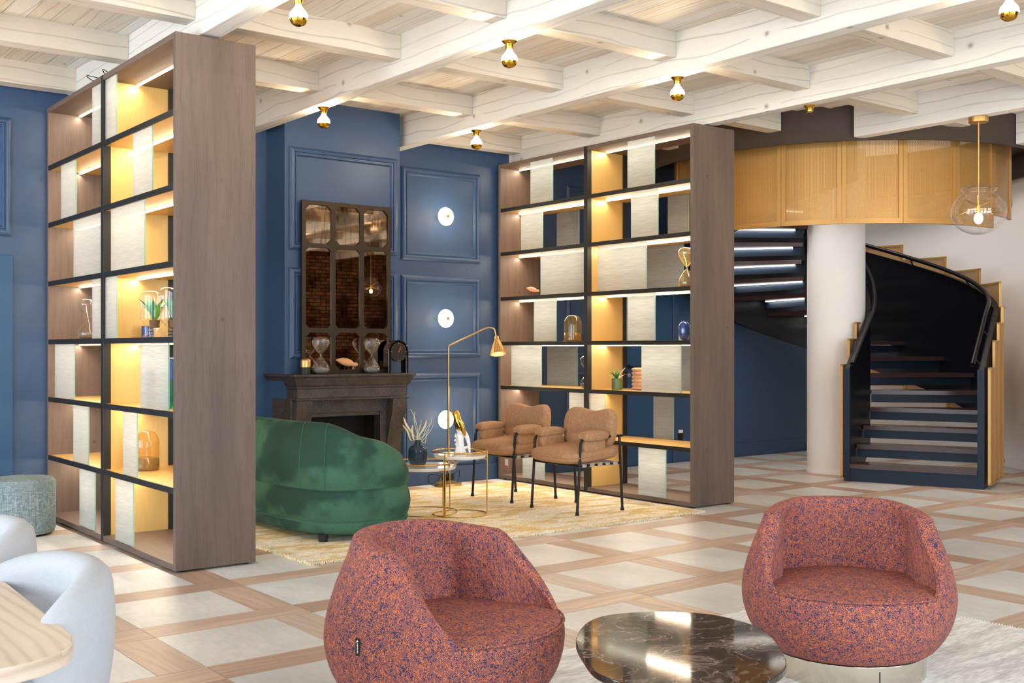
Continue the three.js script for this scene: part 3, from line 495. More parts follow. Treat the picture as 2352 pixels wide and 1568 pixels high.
// ---------------------------------------------------------------- things on the shelves
{
  const row = k => SY[k] + 0.001;
  hourglass('bubble shaped clear hourglass standing in the left shelving unit', [2.535, row(3), -8.30], 0.29, 0.075, M.clear);
  const jar = (label, p, h, mat) => { const o = thing('terrarium', label, 'terrarium', p, 0, 'upturned glass terrariums');
    mesh('glass_jar', latheS([[0.028, 0.055], [0.055, 0.075], [0.088, 0.115], [0.09, 0.14], [0.09, h - 0.04], [0.082, h - 0.012], [0.05, h], [0.0001, h]], 36, 50), mat, o);
    mesh('glass_stand', merge([place(new THREE.TorusGeometry(0.066, 0.008, 10, 32), 0, 0.009, 0, Math.PI / 2), place(new THREE.TorusGeometry(0.05, 0.007, 10, 32), 0, 0.03, 0, Math.PI / 2), place(new THREE.TorusGeometry(0.036, 0.007, 10, 32), 0, 0.05, 0, Math.PI / 2)]), mat, o);
    mesh('soil_plug', place(new THREE.CylinderGeometry(0.034, 0.03, 0.05, 18), 0, 0.09, 0), M.soil, o);
    for (let k = 0; k < 13; k++) { const a = k * 2.4, L = rr(0.11, 0.19), lean = rr(0.05, 0.36), g = leafBlade(L, rr(0.02, 0.036)); g.applyMatrix4(new THREE.Matrix4().makeRotationZ(-lean)); g.applyMatrix4(new THREE.Matrix4().makeRotationY(a)); g.translate(Math.cos(a) * 0.012, 0.11, -Math.sin(a) * 0.012); mesh('leaf', g, M.leaf[k % 3], o); }
    return o; };
  jar('upturned glass jar terrarium with broad green leaves on the left shelf', [2.56, row(3), -7.02], 0.30, M.clear);
  jar('partly hidden glass jar terrarium behind the end panel of the left shelf', [2.62, row(3), -6.83], 0.32, M.clear);
  const bk = thing('small_tray', 'small cobalt blue pot behind the leafy terrarium', 'pot', [2.605, row(3), -7.275]); mesh('pot', latheS([[0.0001, 0], [0.035, 0], [0.04, 0.01], [0.04, 0.075], [0.037, 0.078]], 28, 24), M.cobalt, bk);
  const gv = thing('two_tone_vase', 'blue and green glass vase at the edge of the left shelf', 'vase', [2.50, row(2), -6.54]); mesh('lower_glass', lathe([[0.0001, 0], [0.055, 0], [0.058, 0.01], [0.058, 0.17]], 32), M.greenGlass, gv); mesh('upper_glass', lathe([[0.058, 0.17], [0.058, 0.29], [0.05, 0.3], [0.0001, 0.301]], 32), M.cobalt, gv);
  dome('amber glass dome vase on the lower left shelf', [2.56, row(1), -7.16], 0.255, 0.078);
  shorebird('pink shorebird figure on wire legs in the right shelving unit', [6.68, row(4), -8.25], -0.5, 1.0, M.pinkBird);
  dome('amber glass dome vase in the right shelving unit', [6.70, row(3), -7.69], 0.24, 0.085);
  hourglass('mirrored gold hourglass at the edge of the right shelving unit', [6.75, row(4), -6.32], 0.33, 0.072, M.goldGlass);
  hourglass('clear hourglass half hidden behind the black shelf post', [6.72, row(2), -7.505], 0.29, 0.07, M.clear);
  const bv = thing('pill_vase', 'glossy cobalt blue rounded vase in the right shelving unit', 'vase', [6.72, row(3), -6.32]); mesh('body', place(puff(0.05, 0.078, 0.05, 0.75, 1), 0, 0.078, 0), M.cobalt, bv);
  const pot = thing('potted_plant', 'small spiky plant in a green pot on the right shelf', 'plant', [6.66, row(2), -7.06]);
  mesh('pot', latheS([[0.0001, 0], [0.04, 0.0], [0.046, 0.006], [0.046, 0.09], [0.043, 0.095], [0.04, 0.09], [0.038, 0.07], [0.0001, 0.07]], 30, 36), std({ color: 0x5d6a35, roughness: 0.4 }), pot);
  for (let k = 0; k < 16; k++) { const a = k * 2.4, L = rr(0.07, 0.15), g = leafBlade(L, rr(0.008, 0.014)); g.applyMatrix4(new THREE.Matrix4().makeRotationZ(-rr(0.1, 0.8))); g.applyMatrix4(new THREE.Matrix4().makeRotationY(a)); g.translate(0, 0.08, 0); mesh('leaf', g, k % 5 ? M.leaf[k % 3] : M.dried, pot); }
  { const q = curve([V(0.01, 0.08, 0), V(0.0, 0.13, -0.03), V(0.02, 0.19, -0.08)].map(v => V(v.x, v.y, -v.z)), 12); mesh('dried_stalk', sweep(q, t => 0.009 * (1 - t * 0.6), 8, true, 0.5), M.dried, pot); }
  const tw = thing('ribbed_vase', 'stacked ring beige ceramic vase beside a glass panel', 'vase', [6.78, row(2), -6.905]); const tp = [[0.0001, 0]]; for (let k = 0; k < 6; k++) { const y = k * 0.032; tp.push([0.055, y + 0.002], [0.066, y + 0.01], [0.066, y + 0.022], [0.055, y + 0.03]); } tp.push([0.03, 0.192], [0.0001, 0.192]); mesh('body', lathe(tp, 32), std({ color: 0xc89a76, roughness: 0.8 }), tw);
  // loose cable on top of the left unit
  const cb = tag(mesh('loose_cable', sweep(curve([V(AX - 0.1, 3.064, -7.55), V(AX - 0.2, 3.10, -7.72), V(AX - 0.22, 3.14, -7.78), V(AX - 0.14, 3.1, -7.62), V(AX - 0.2, 3.13, -7.5), V(AX - 0.16, 3.08, -7.42), V(AX - 0.05, 3.066, -7.5)], 40), () => 0.003, 6), M.rubber), 'thin loose black cable loop on top of the left shelving unit', 'cable');
}
function leafBlade(L, w) { // a folded leaf rising along y, bending towards +x
  const pos = [], uv = [], idx = [], n = 7;
  for (let i = 0; i <= n; i++) { const t = i / n, ww = w * Math.sin(Math.PI * Math.min(1, t * 0.96 + 0.04)) * (1 - t * 0.25), bx = L * 0.35 * t * t, y = L * t * (1 - 0.12 * t); for (const k of [-1, 0, 1]) { pos.push(bx - Math.abs(k) * ww * 0.25, y, k * ww); uv.push(t, k); } }
  for (let i = 0; i < n; i++) for (let k = 0; k < 2; k++) { const a = i * 3 + k; idx.push(a, a + 1, a + 3, a + 3, a + 1, a + 4); }
  const g = new THREE.BufferGeometry(); g.setAttribute('position', new THREE.Float32BufferAttribute(pos, 3)); g.setAttribute('uv', new THREE.Float32BufferAttribute(uv, 2)); g.setIndex(idx); g.computeVertexNormals(); return g;
}
function dome(label, p, h, r) {
  const o = thing('dome_vase', label, 'vase', p, 0, 'amber dome vases');
  mesh('glass', latheS([[r * 0.93, 0.001], [r, 0.012], [r, h * 0.62], [r * 0.9, h * 0.82], [r * 0.6, h * 0.96], [0.02, h], [0.0001, h]], 36, 44), M.amber, o);
  mesh('dark_base', lathe([[0.0001, 0.001], [r * 0.93, 0.001], [r * 0.985, 0.012], [r * 0.985, h * 0.31], [0.0001, h * 0.31]], 36), phy({ color: lin(0.45, 0.32, 0.15), transmission: 0.6, roughness: 0.1, thickness: 0 }), o); return o;
}

// ---------------------------------------------------------------- rugs
function rug(name, label, x0, x1, z0, z1, mat, hgt) {
  const g = new RoundedBoxGeometry(x1 - x0, hgt, z1 - z0, 2, hgt * 0.45); g.translate((x0 + x1) / 2, hgt / 2 + 0.0005, (z0 + z1) / 2);
  const o = thing(name, label, 'rug', [0, 0, 0]); mesh('pile', uvBox(g, 'x', 0, 0), mat, o);
  const fr = []; const tuft = (x, z, dx, dz) => fr.push(place(new THREE.CylinderGeometry(0.004, 0.006, 0.02, 5), x + dx, hgt * 0.5, z + dz, rr(-0.6, 0.6), 0, rr(-0.6, 0.6)));
  for (let x = x0; x < x1; x += 0.013) { tuft(x, z1, 0, rr(-0.003, 0.003)); } for (let z = z0; z < z1; z += 0.013) { tuft(x0, z, rr(-0.003, 0.003), 0); tuft(x1, z, rr(-0.003, 0.003), 0); }
  mesh('edge_tufts', uvBox(merge(fr)), mat, o).userData.kind = 'stuff'; return o;
}
rug('area_rug', 'yellow and cream mottled rug under the green sofa', 3.06, 6.45, -8.31, -5.85, M.rug, 0.014);
rug('area_rug', 'pale grey woven rug under the orange armchairs', 1.5, 4.86, -3.52, -0.5, M.rug2, 0.012);

// ---------------------------------------------------------------- green curved sofa, back to shelf A, facing +x
{
  const y0 = 0.015, o = thing('curved_sofa', 'green velvet curved sofa with rounded back', 'sofa', [3.765, y0, -7.17]);
  const N = 96, ex = 0.455, ez = 0.915;
  // plan: rounded outline, squarer at the back
  const plan = (i, off) => { const a = i / N * Math.PI * 2, c = Math.cos(a), s = Math.sin(a), e = 0.62, f = (v, k) => Math.sign(v) * Math.pow(Math.abs(v), k); return V(f(c, e) * (ex - off), 0, f(s, e) * (ez - off)); };
  const top = i => { const a = i / N * Math.PI * 2, c = Math.cos(a); return lerp(0.765, 0.55, sstep(-0.75, 0.75, c)); }; // back at -x is tall, front low
  const rings = [];
  const ring = (off, yf) => { const r = []; for (let i = 0; i < N; i++) { const p = plan(i, off); p.y = yf(i); r.push(p); } return r; };
  const skirt = [ring(0.075, () => 0.05), ring(0.045, () => 0.052), ring(0.03, () => 0.085), ring(0.022, () => 0.12), ring(0.03, () => 0.125)];
  mesh('base_skirt', skin(skirt, { capA: true }), M.velvet, o);
  const low = []; for (let k = 0; k <= 8; k++) { const t = k / 8; low.push(ring(0.03 - 0.024 * Math.sin(Math.PI * t) , () => lerp(0.122, 0.335, t))); } low.push(ring(0.06, () => 0.337));
  mesh('lower_body', skin(low), M.velvet, o);
  mesh('piping', skin([0, 1, 2, 3, 4, 5, 6].map(k => ring(0.027 - 0.006 * Math.cos(k / 6 * 2 * Math.PI), () => 0.122 + 0.006 * Math.sin(k / 6 * 2 * Math.PI)))), M.velvet, o);
  const hi = []; const T0 = i => Math.max(top(i), 0.40);
  for (let k = 0; k <= 10; k++) { const t = k / 10; hi.push(ring(0.05 - 0.05 * Math.pow(Math.sin(Math.PI * Math.min(1, t * 0.62 + 0.06)), 0.7) + 0.05 * t * t, i => lerp(0.333, T0(i) - 0.05, t))); }
  for (let k = 1; k <= 8; k++) { const a = k / 8 * Math.PI; hi.push(ring(0.05 + 0.075 * (1 - Math.cos(a)), i => T0(i) - 0.05 + 0.055 * Math.sin(a))); }
  hi.push(ring(0.21, i => lerp(T0(i), 0.42, 0.5) - 0.03), ring(0.22, () => 0.36));
  mesh('backrest', skin(hi), M.velvet, o);
  const seat = [ring(0.215, () => 0.34), ring(0.215, () => 0.39), ring(0.23, () => 0.415), ring(0.28, () => 0.43), ring(0.4, () => 0.437)]; mesh('seat_cushion', skin(seat, { capB: true }), M.velvet, o);
  // vertical seams of the back panels
  for (const i of [34, 40, 48, 56, 62]) { const l = []; for (let k = 0; k < hi.length - 3; k++) l.push(hi[k][i].clone().multiply(V(1.0015, 1, 1.001))); mesh('seam', sweep(l, () => 0.0028, 6), M.velvet, o); }
  for (const [x, z] of [[-0.3, 0.72], [0.3, 0.72], [-0.3, -0.72], [0.3, -0.72]]) mesh('foot', place(new THREE.CylinderGeometry(0.035, 0.03, 0.05, 18), x, 0.025, z), M.black, o);
}

// ---------------------------------------------------------------- tan armchairs with black tube frames; local: faces -x
function tanChair() {
  const o = new THREE.Group(), r = 0.0105, ya = 0.578, ys = 0.37;
  for (const q of [-1, 1]) {
    const z = q * 0.272;
    mesh('leg', bentTube([V(-0.235, 0.012, z), V(-0.215, 0.3, z), V(-0.2, ya, z), V(-0.05, ya + 0.002, z)], r, 0.06), M.blackTube, o);
    mesh('leg', bentTube([V(0.232, 0.012, z), V(0.2, ya, z)], r), M.blackTube, o);
    mesh('arm_rail', bentTube([V(-0.06, ya, z), V(0.235, ya + 0.004, z * 0.99)], r), M.blackTube, o);
    mesh('seat_rail', rod(V(-0.213, ys, z), V(0.214, ys, z), r * 0.85), M.blackTube, o);
    for (const x of [-0.235, 0.232]) mesh('foot_cap', place(new THREE.CylinderGeometry(0.013, 0.016, 0.024, 12), x, 0.012, z), M.rubber, o);
    // folded arm pad: a roll over the rail with a fuller lower lobe
    const pad = mesh('arm_pad', merge([place(puff(0.128, 0.042, 0.07, 0.75, 0.55), -0.062, ya + 0.012, z - q * 0.012, 0, 0, 0.04), place(puff(0.118, 0.066, 0.052, 0.7, 0.6), -0.058, ya - 0.058, z - q * 0.03, 0, 0, 0.03)]), M.tan, o);
    for (const x of [-0.17, -0.09, -0.01, 0.07, 0.15]) mesh('strap_loop', place(new RoundedBoxGeometry(0.044, 0.026, 0.026, 1, 0.005), x, ys, z), M.strap, o);
  }
  mesh('back_rail', rod(V(0.203, ya + 0.003, -0.272), V(0.203, ya + 0.003, 0.272), r), M.blackTube, o);
  mesh('cross_rail', rod(V(0.214, ys, -0.272), V(0.214, ys, 0.272), r * 0.85), M.blackTube, o); mesh('cross_rail', rod(V(-0.213, ys, -0.272), V(-0.213, ys, 0.272), r * 0.85), M.blackTube, o);
  for (const x of [-0.17, -0.09, -0.01, 0.07, 0.15]) mesh('webbing', box(x - 0.02, x + 0.02, ys + 0.009, ys + 0.013, -0.265, 0.265), M.strap, o);
  // seat cushion: thick pad, front corners full, with a piped seam
  const sq = p => { p.y += 0.012 * Math.sin(p.x * 6) - 0.03 * p.x * p.x; return p; };
  const seat = mesh('seat', place(puff(0.275, 0.066, 0.292, 0.62, 0.5, sq, 56, 22), -0.03, ys + 0.075, 0), M.tan, o);
  const sm = []; for (let j = 0; j <= 72; j++) { const th = j / 72 * 2 * Math.PI, pw = v => Math.sign(v) * Math.pow(Math.abs(v), 0.5), p = V(0.276 * pw(Math.cos(th)), 0, 0.293 * pw(Math.sin(th))); p.y = 0.012 * Math.sin(p.x * 6) - 0.03 * p.x * p.x + ys + 0.075 - 0.005; p.x -= 0.03; sm.push(p); } mesh('seam', sweep(sm, () => 0.0032, 6), M.tan, seat);
  // back cushion: kidney shape with a dipped top edge and a crease across
  const bq = p => { const zz = p.z / 0.28, yy = p.y / 0.17; p.y += 0.026 * Math.cos(zz * Math.PI) * -1 * sstep(-0.2, 0.9, yy); p.z *= 1 - 0.10 * sstep(-0.1, -1, yy); p.x += 0.025 * Math.exp(-Math.pow((yy + 0.22) / 0.16, 2)) * Math.exp(-Math.pow(zz / 0.75, 4)) * (p.x < 0 ? 1 : 0) + yy * 0.02 - 0.028 * zz * zz; return p; };
  mesh('backrest', place(puff(0.068, 0.168, 0.288, 0.62, 0.62, bq, 64, 40), 0.165, 0.62, 0), M.tan, o);
  // gathered pleats at the upper corners
  const pl = []; for (const q of [-1, 1]) for (let k = 0; k < 8; k++) { const y = 0.60 + k * 0.017; pl.push(sweep(curve([V(0.1, y, q * 0.232), V(0.107, y + 0.002, q * 0.25), V(0.128, y + 0.003, q * 0.266)], 8), t => 0.0042 * Math.sin(Math.PI * clamp(t, 0.05, 0.95)), 6)); } mesh('pleats', merge(pl), M.tan, o);
  return o;
}
{
  const a = tanChair(); a.name = numbered('tan_armchair'); a.position.set(5.745, 0.0145, -6.547); tag(a, 'tan padded armchair nearer the viewer, black tube legs', 'armchair', 'tan tube-frame armchairs'); scene.add(a);
  const b = copyOf(a, [5.768, 0.0145, -7.378], 0, 'tan padded armchair nearer the blue wall, with a paper price tag under its seat');
  const t = new THREE.Group(); const g = mesh('price_tag', box(-0.222, -0.22, 0.285, 0.352, 0.165, 0.205, 'y'), M.paper, b); mesh('red_band', box(-0.2235, -0.2225, 0.287, 0.298, 0.165, 0.205), M.red, g);
}

// ---------------------------------------------------------------- tub armchairs in orange and violet weave; local: opening towards +z
function tub(name, label, p, turn) {
  const o = thing(name, label, 'armchair', p, turn, 'orange tub armchairs'), N = 96, ys = 0.345, HB = 0.642;
  const R = y => { const k = [[0.085, 0.275], [0.10, 0.315], [0.14, 0.352], [0.2, 0.386], [0.28, 0.405], [0.36, 0.400], [0.46, 0.372], [0.56, 0.332], [0.66, 0.298], [0.72, 0.28]]; let i = 0; while (i < k.length - 2 && y > k[i + 1][0]) i++; const t = (y - k[i][0]) / (k[i + 1][0] - k[i][0]), m = j => { const a = k[Math.max(0, j - 1)], b = k[Math.min(k.length - 1, j + 1)]; return (b[1] - a[1]) / (b[0] - a[0]); }, h = k[i + 1][0] - k[i][0], t2 = t * t, t3 = t2 * t; return (2 * t3 - 3 * t2 + 1) * k[i][1] + (t3 - 2 * t2 + t) * h * m(i) + (-2 * t3 + 3 * t2) * k[i + 1][1] + (t3 - t2) * h * m(i + 1); };
  const ang = i => { const a = i / N * 2 * Math.PI; return Math.abs(a > Math.PI ? a - 2 * Math.PI : a); }; // 0 = front
  const Hh = i => { const a = ang(i) * 180 / Math.PI; const e = clamp((a - 46) / 41), e2 = e < 0.8 ? e * 1.1 : 0.88 + 0.12 * Math.sin((e - 0.8) / 0.2 * Math.PI / 2); return lerp(ys, HB - 0.03, e2) + 0.03 * sstep(86, 150, a); };
  const at = (i, r, y) => { const a = i / N * 2 * Math.PI; return V(Math.sin(a) * r, y, Math.cos(a) * r); };
  const ring = f => { const l = []; for (let i = 0; i < N; i++) { const [r, y] = f(i); l.push(at(i, r, y)); } return l; };
  const outer = [ring(() => [0.22, 0.083])]; for (let k = 0; k <= 26; k++) outer.push(ring(i => { const y = lerp(0.085, Hh(i) - 0.012, k / 26); return [R(y), y]; }));
  const th = i => lerp(0.02, 0.062, sstep(ys + 0.02, HB - 0.1, Hh(i)));
  for (let k = 1; k <= 6; k++) { const a = k / 6 * Math.PI; outer.push(ring(i => { const h = Hh(i); return [R(h) - th(i) / 2 * (1 - Math.cos(a)), h - 0.012 + 0.012 * Math.sin(a) * (0.6 + th(i) * 8)]; })); }
  // inner wall down to the seat
  for (let k = 1; k <= 10; k++) outer.push(ring(i => { const h = Hh(i) - 0.012, y = lerp(h, ys - 0.03, k / 10); const cr = 0.042 * Math.exp(-Math.pow((ang(i) - 2.15) / 0.2, 2)) * sstep(0, 0.3, k / 10); return [R(h) - th(i) + cr - 0.02 * sstep(ys, HB, h) * Math.sin(k / 10 * 1.4) + 0.01 * (k / 10), y]; }));
  mesh('shell', skin(outer, { capA: true }), M.melange, o);
  const seat = []; const sr = i => R(ys) - 0.006 - 0.075 * sstep(55, 90, ang(i) * 180 / Math.PI) - 0.035 * sstep(90, 150, ang(i) * 180 / Math.PI);
  seat.push(ring(i => [sr(i) - 0.008, ys - 0.03]), ring(i => [sr(i), ys - 0.008]), ring(i => [sr(i) - 0.004, ys + 0.004])); for (let k = 1; k <= 9; k++) seat.push(ring(i => [sr(i) * (1 - k / 10), ys + 0.006 + 0.022 * Math.sin(k / 9 * Math.PI / 2)]));
  const sg = skin(seat, { capB: true }); { const p = sg.attributes.position, uv = sg.attributes.uv; for (let i = 0; i < p.count; i++) uv.setXY(i, p.getX(i) + 0.7, p.getZ(i) + 0.3); }
  mesh('seat', sg, M.melange, o);
  const pipe = []; for (let i = 0; i <= N; i++) { const a = ang(i % N) * 180 / Math.PI; if (a < 62) pipe.push(i); }
  const front = []; for (let i = -16; i <= 16; i++) { const k = (i + N) % N; front.push(at(k, sr(k) + 0.006, ys + 0.001)); } mesh('seat_piping', sweep(front, () => 0.0045, 8), M.melange, o);
  mesh('swivel_base', lathe([[0.0001, 0.0], [0.292, 0.0], [0.294, 0.002], [0.294, 0.085], [0.29, 0.088], [0.2, 0.088]], 64), M.chrome, o);
  return o;
}
{
  const c1 = tub('tub_armchair', 'orange and violet woven tub armchair with a black side label, nearest the viewer', [2.127, 0.0125, -3.10], 0.33);
  const c2 = tub('tub_armchair', 'orange and violet woven tub armchair on a metal drum base, right of the coffee table', [3.72, 0.0125, -2.63], -0.85);
  const lb = mesh('woven_label', box(-0.02, 0.02, 0, 0.055, 0, 0.003), M.rubber, c1); lb.scale.set(0.45, 1, 1);
  { const a = -1.66, y = 0.305, r = 0.4035; lb.position.set(Math.sin(a) * r, y, Math.cos(a) * r); lb.rotation.y = a; }
  mesh('label_print', merge([place(new THREE.ConeGeometry(0.008, 0.006, 4), 0, 0.047, 0.0032, 0, 0, 0), ...[0, 1, 2, 3, 4, 5, 6].map(k => new THREE.BoxGeometry(0.009, 0.0028, 0.0008).translate(0, 0.038 - k * 0.0046, 0.0033))]), M.paper, lb);
  mesh('base_slot', box(-0.002, 0.002, 0.012, 0.07, 0.2935, 0.2955), M.black, c2).rotation.y = 0.3;
}

// ---------------------------------------------------------------- marble coffee table
{
  const o = thing('coffee_table', 'low coffee table with polished dark brown marble top', 'table', [2.425, 0.0125, -2.31], -0.66), hgt = 0.352;
  const s = new THREE.Shape(), pts = []; // rounded pebble outline
  const out = [[-0.285, 0.12], [-0.29, -0.12], [-0.2, -0.36], [-0.03, -0.43], [0.16, -0.40], [0.285, -0.24], [0.30, 0.02], [0.25, 0.26], [0.08, 0.42], [-0.12, 0.41], [-0.245, 0.30]];
  const c = new THREE.CatmullRomCurve3(out.map(p => V(p[0], 0, p[1])), true, 'centripetal'); s.setFromPoints(c.getPoints(80).map(p => new THREE.Vector2(p.x, -p.z)));
  mesh('marble_top', uvBox(place(extrude(s, 0.014, 0.003), 0, hgt, 0, -Math.PI / 2)), M.marble, o);
  mesh('pedestal', lathe([[0.0001, 0], [0.19, 0], [0.192, 0.006], [0.19, 0.012], [0.03, 0.02], [0.028, hgt - 0.02], [0.12, hgt - 0.006], [0.12, hgt - 0.002]], 40), M.bronze, o);
}

// ---------------------------------------------------------------- side tables and what stands on them
function sideTable(label, p, r, h, legs) {
  const o = thing('side_table', label, 'side table', p, 0, 'round brass side tables');
  const ringAt = (y, q, t) => place(new THREE.TorusGeometry(q, t, 10, 64), 0, y, 0, Math.PI / 2);
  mesh('base_ring', ringAt(0.005, r * 0.985, 0.0045), M.brass, o); mesh('top_rail', ringAt(h, r, 0.0055), M.brass, o);
  for (const a of legs) mesh('leg', rod(V(Math.cos(a) * r * 0.985, 0.005, Math.sin(a) * r * 0.985), V(Math.cos(a) * r, h, Math.sin(a) * r), 0.0055), M.brass, o);
  for (const a of legs) mesh('bracket', rod(V(Math.cos(a) * r, h - 0.058, Math.sin(a) * r), V(Math.cos(a) * r * 0.8, h - 0.058, Math.sin(a) * r * 0.8), 0.004), M.brass, o);
  mesh('marble_top', latheS([[0.0001, h - 0.052], [r * 0.82, h - 0.052], [r * 0.93, h - 0.046], [r * 0.955, h - 0.034], [r * 0.945, h - 0.026], [r * 0.9, h - 0.0245], [0.0001, h - 0.0245]], 56, 60), M.marbleWhite, o);
  return o;
}
const ST = 0.0145;
sideTable('taller round brass side table with white top, holding the parrot', [4.855, ST, -6.875], 0.208, 0.48, [2.75, -1.35, 0.75]);
sideTable('lower round brass side table with cream top, holding the blue vase', [4.695, ST, -7.138], 0.265, 0.385, [1.5, -0.35, 3.6]);
{
  const v = thing('ribbed_glass_vase', 'dark blue ribbed glass vase on the lower side table', 'vase', [4.64, ST + 0.361, -7.13]);
  const pr = new THREE.SplineCurve([[0.0001, 0.002], [0.045, 0], [0.06, 0.012], [0.07, 0.05], [0.07, 0.1], [0.066, 0.13], [0.045, 0.155], [0.027, 0.165], [0.024, 0.18], [0.034, 0.2]].map(p => new THREE.Vector2(...p))).getPoints(40), rings = pr.map(q => { const l = []; for (let j = 0; j < 72; j++) { const a = j / 72 * 2 * Math.PI, rb = 1 + (j % 4 < 2 ? 0.025 : -0.025) * sstep(0.0, 0.03, q.y) * sstep(0.17, 0.12, q.y); l.push(V(Math.cos(a) * q.x * rb, q.y, -Math.sin(a) * q.x * rb)); } return l; });
  mesh('glass', skin(rings), M.inkGlass, v);
  const d = thing('dried_branches', 'cream dried leaf sprigs standing in the blue vase', 'dried stems', [4.64, ST + 0.372, -7.13]);
  const ax = V(0.789, 0, 0.6145); // spread along the line of the side tables
  const stems = [[-0.10, 0.36, 1], [-0.06, 0.42, 0], [-0.02, 0.40, 0], [-0.13, 0.30, 1], [0.03, 0.30, 0], [0.055, 0.34, 1], [0.09, 0.32, 0], [0.115, 0.36, 0], [0.10, 0.27, 0], [0.13, 0.30, 0], [-0.03, 0.30, 1], [0.0, 0.34, 0]];
  stems.forEach(([s, h, leaf], k) => {
    const w = V(rr(-0.02, 0.02), 0, rr(-0.02, 0.02)), tip = ax.clone().multiplyScalar(s).add(w).setY(h), mid = ax.clone().multiplyScalar(s * 0.35).setY(h * 0.6).add(V(rr(-0.02, 0.02), 0, rr(-0.02, 0.02)));
    const q = curve([V(0, 0.02, 0), V(s * 0.05, 0.19, 0), mid, tip.clone().lerp(mid, 0.4).add(V(0.012 * (k % 2 ? 1 : -1), 0, 0)), tip], 22);
    mesh('stem', sweep(q, t => leaf ? 0.0025 + 0.009 * Math.max(0, Math.sin((t - 0.45) / 0.55 * Math.PI)) : 0.0034 * (1 - 0.55 * t), 6, true, leaf ? 0.3 : 1), M.dried, d);
  });

  // parrot on a stump: porcelain below, gold above; faces the low table
  const p = thing('parrot_figurine', 'white porcelain parrot with gold head and back, on the taller side table', 'figurine', [4.855, ST + 0.456, -6.875], -0.66);
  const N = 28, body = [[0.005, 0.158, 0.0, 0.022, 0.026], [0.008, 0.175, 0, 0.034, 0.038], [0.006, 0.20, 0, 0.041, 0.044], [0.0, 0.235, 0, 0.044, 0.047], [-0.012, 0.275, 0, 0.039, 0.041], [-0.022, 0.31, 0, 0.032, 0.034], [-0.028, 0.335, 0, 0.029, 0.031], [-0.03, 0.355, 0, 0.024, 0.026], [-0.028, 0.368, 0, 0.014, 0.016], [-0.027, 0.373, 0, 0.003, 0.003]];
  const ell = ([x, y, z, a, b]) => { const l = []; for (let j = 0; j < N; j++) { const t = j / N * 2 * Math.PI, f = 1 + 0.05 * Math.sin(t * 7 + y * 130) * (y < 0.34 ? 1 : 0.3); l.push(V(x + Math.cos(t) * a * f, y + (y > 0.18 ? -0.25 * Math.cos(t) * a : 0), z - Math.sin(t) * b * f)); } return l; };
  mesh('gold_plumage', skin(body.slice(2).map(ell), { capA: true }), std({ color: 0xd8a848, roughness: 0.14, metalness: 1 }), p);
  mesh('white_belly', skin(body.slice(0, 3).map(ell), { capA: true }), M.porcelain, p);
  mesh('beak', sweep(curve([V(-0.052, 0.346, 0), V(-0.066, 0.343, 0), V(-0.07, 0.327, 0), V(-0.064, 0.318, 0)], 10), t => 0.012 * (1 - t * 0.85), 10), M.brass, p);
  for (const q of [-1, 1]) mesh('wing', place(puff(0.02, 0.075, 0.012, 0.9, 1), 0.02, 0.225, q * 0.038, q * 0.12, 0, 0.32), std({ color: 0xd8a848, roughness: 0.18, metalness: 1 }), p);
  mesh('stump', skin([[0, 0.0, 0.052], [0, 0.02, 0.046], [0, 0.06, 0.034], [0, 0.11, 0.03], [0, 0.15, 0.034], [0, 0.175, 0.03]].map(([x, y, r], k) => { const l = []; for (let j = 0; j < 24; j++) { const t = j / 24 * 2 * Math.PI, f = 1 + 0.10 * Math.sin(t * 5 + k * 1.3) + 0.06 * Math.sin(t * 9 + k); l.push(V(x + Math.cos(t) * r * f, y, -Math.sin(t) * r * f)); } return l; }), { capA: true, capB: true }), M.porcelain, p);
  for (const [x, y, z, r] of [[-0.036, 0.15, 0.01, 0.012], [-0.04, 0.115, -0.005, 0.011], [-0.035, 0.165, -0.012, 0.008], [-0.034, 0.085, 0.012, 0.009]]) mesh('knot', place(puff(r, r, r, 1, 1, null, 14, 10), x, y, z), M.porcelain, p);
  mesh('tail', sweep(curve([V(0.02, 0.2, 0), V(0.055, 0.15, 0), V(0.072, 0.1, 0), V(0.078, 0.05, 0), V(0.082, 0.012, 0)], 22), t => lerp(0.024, 0.008, t), 12, true, 0.7), M.porcelain, p);
  p.scale.setScalar(0.9);
  mesh('branch', sweep(curve([V(0.02, 0.03, 0), V(0.045, 0.055, 0), V(0.072, 0.065, 0)], 10), t => lerp(0.014, 0.008, t), 10), M.porcelain, p);
}

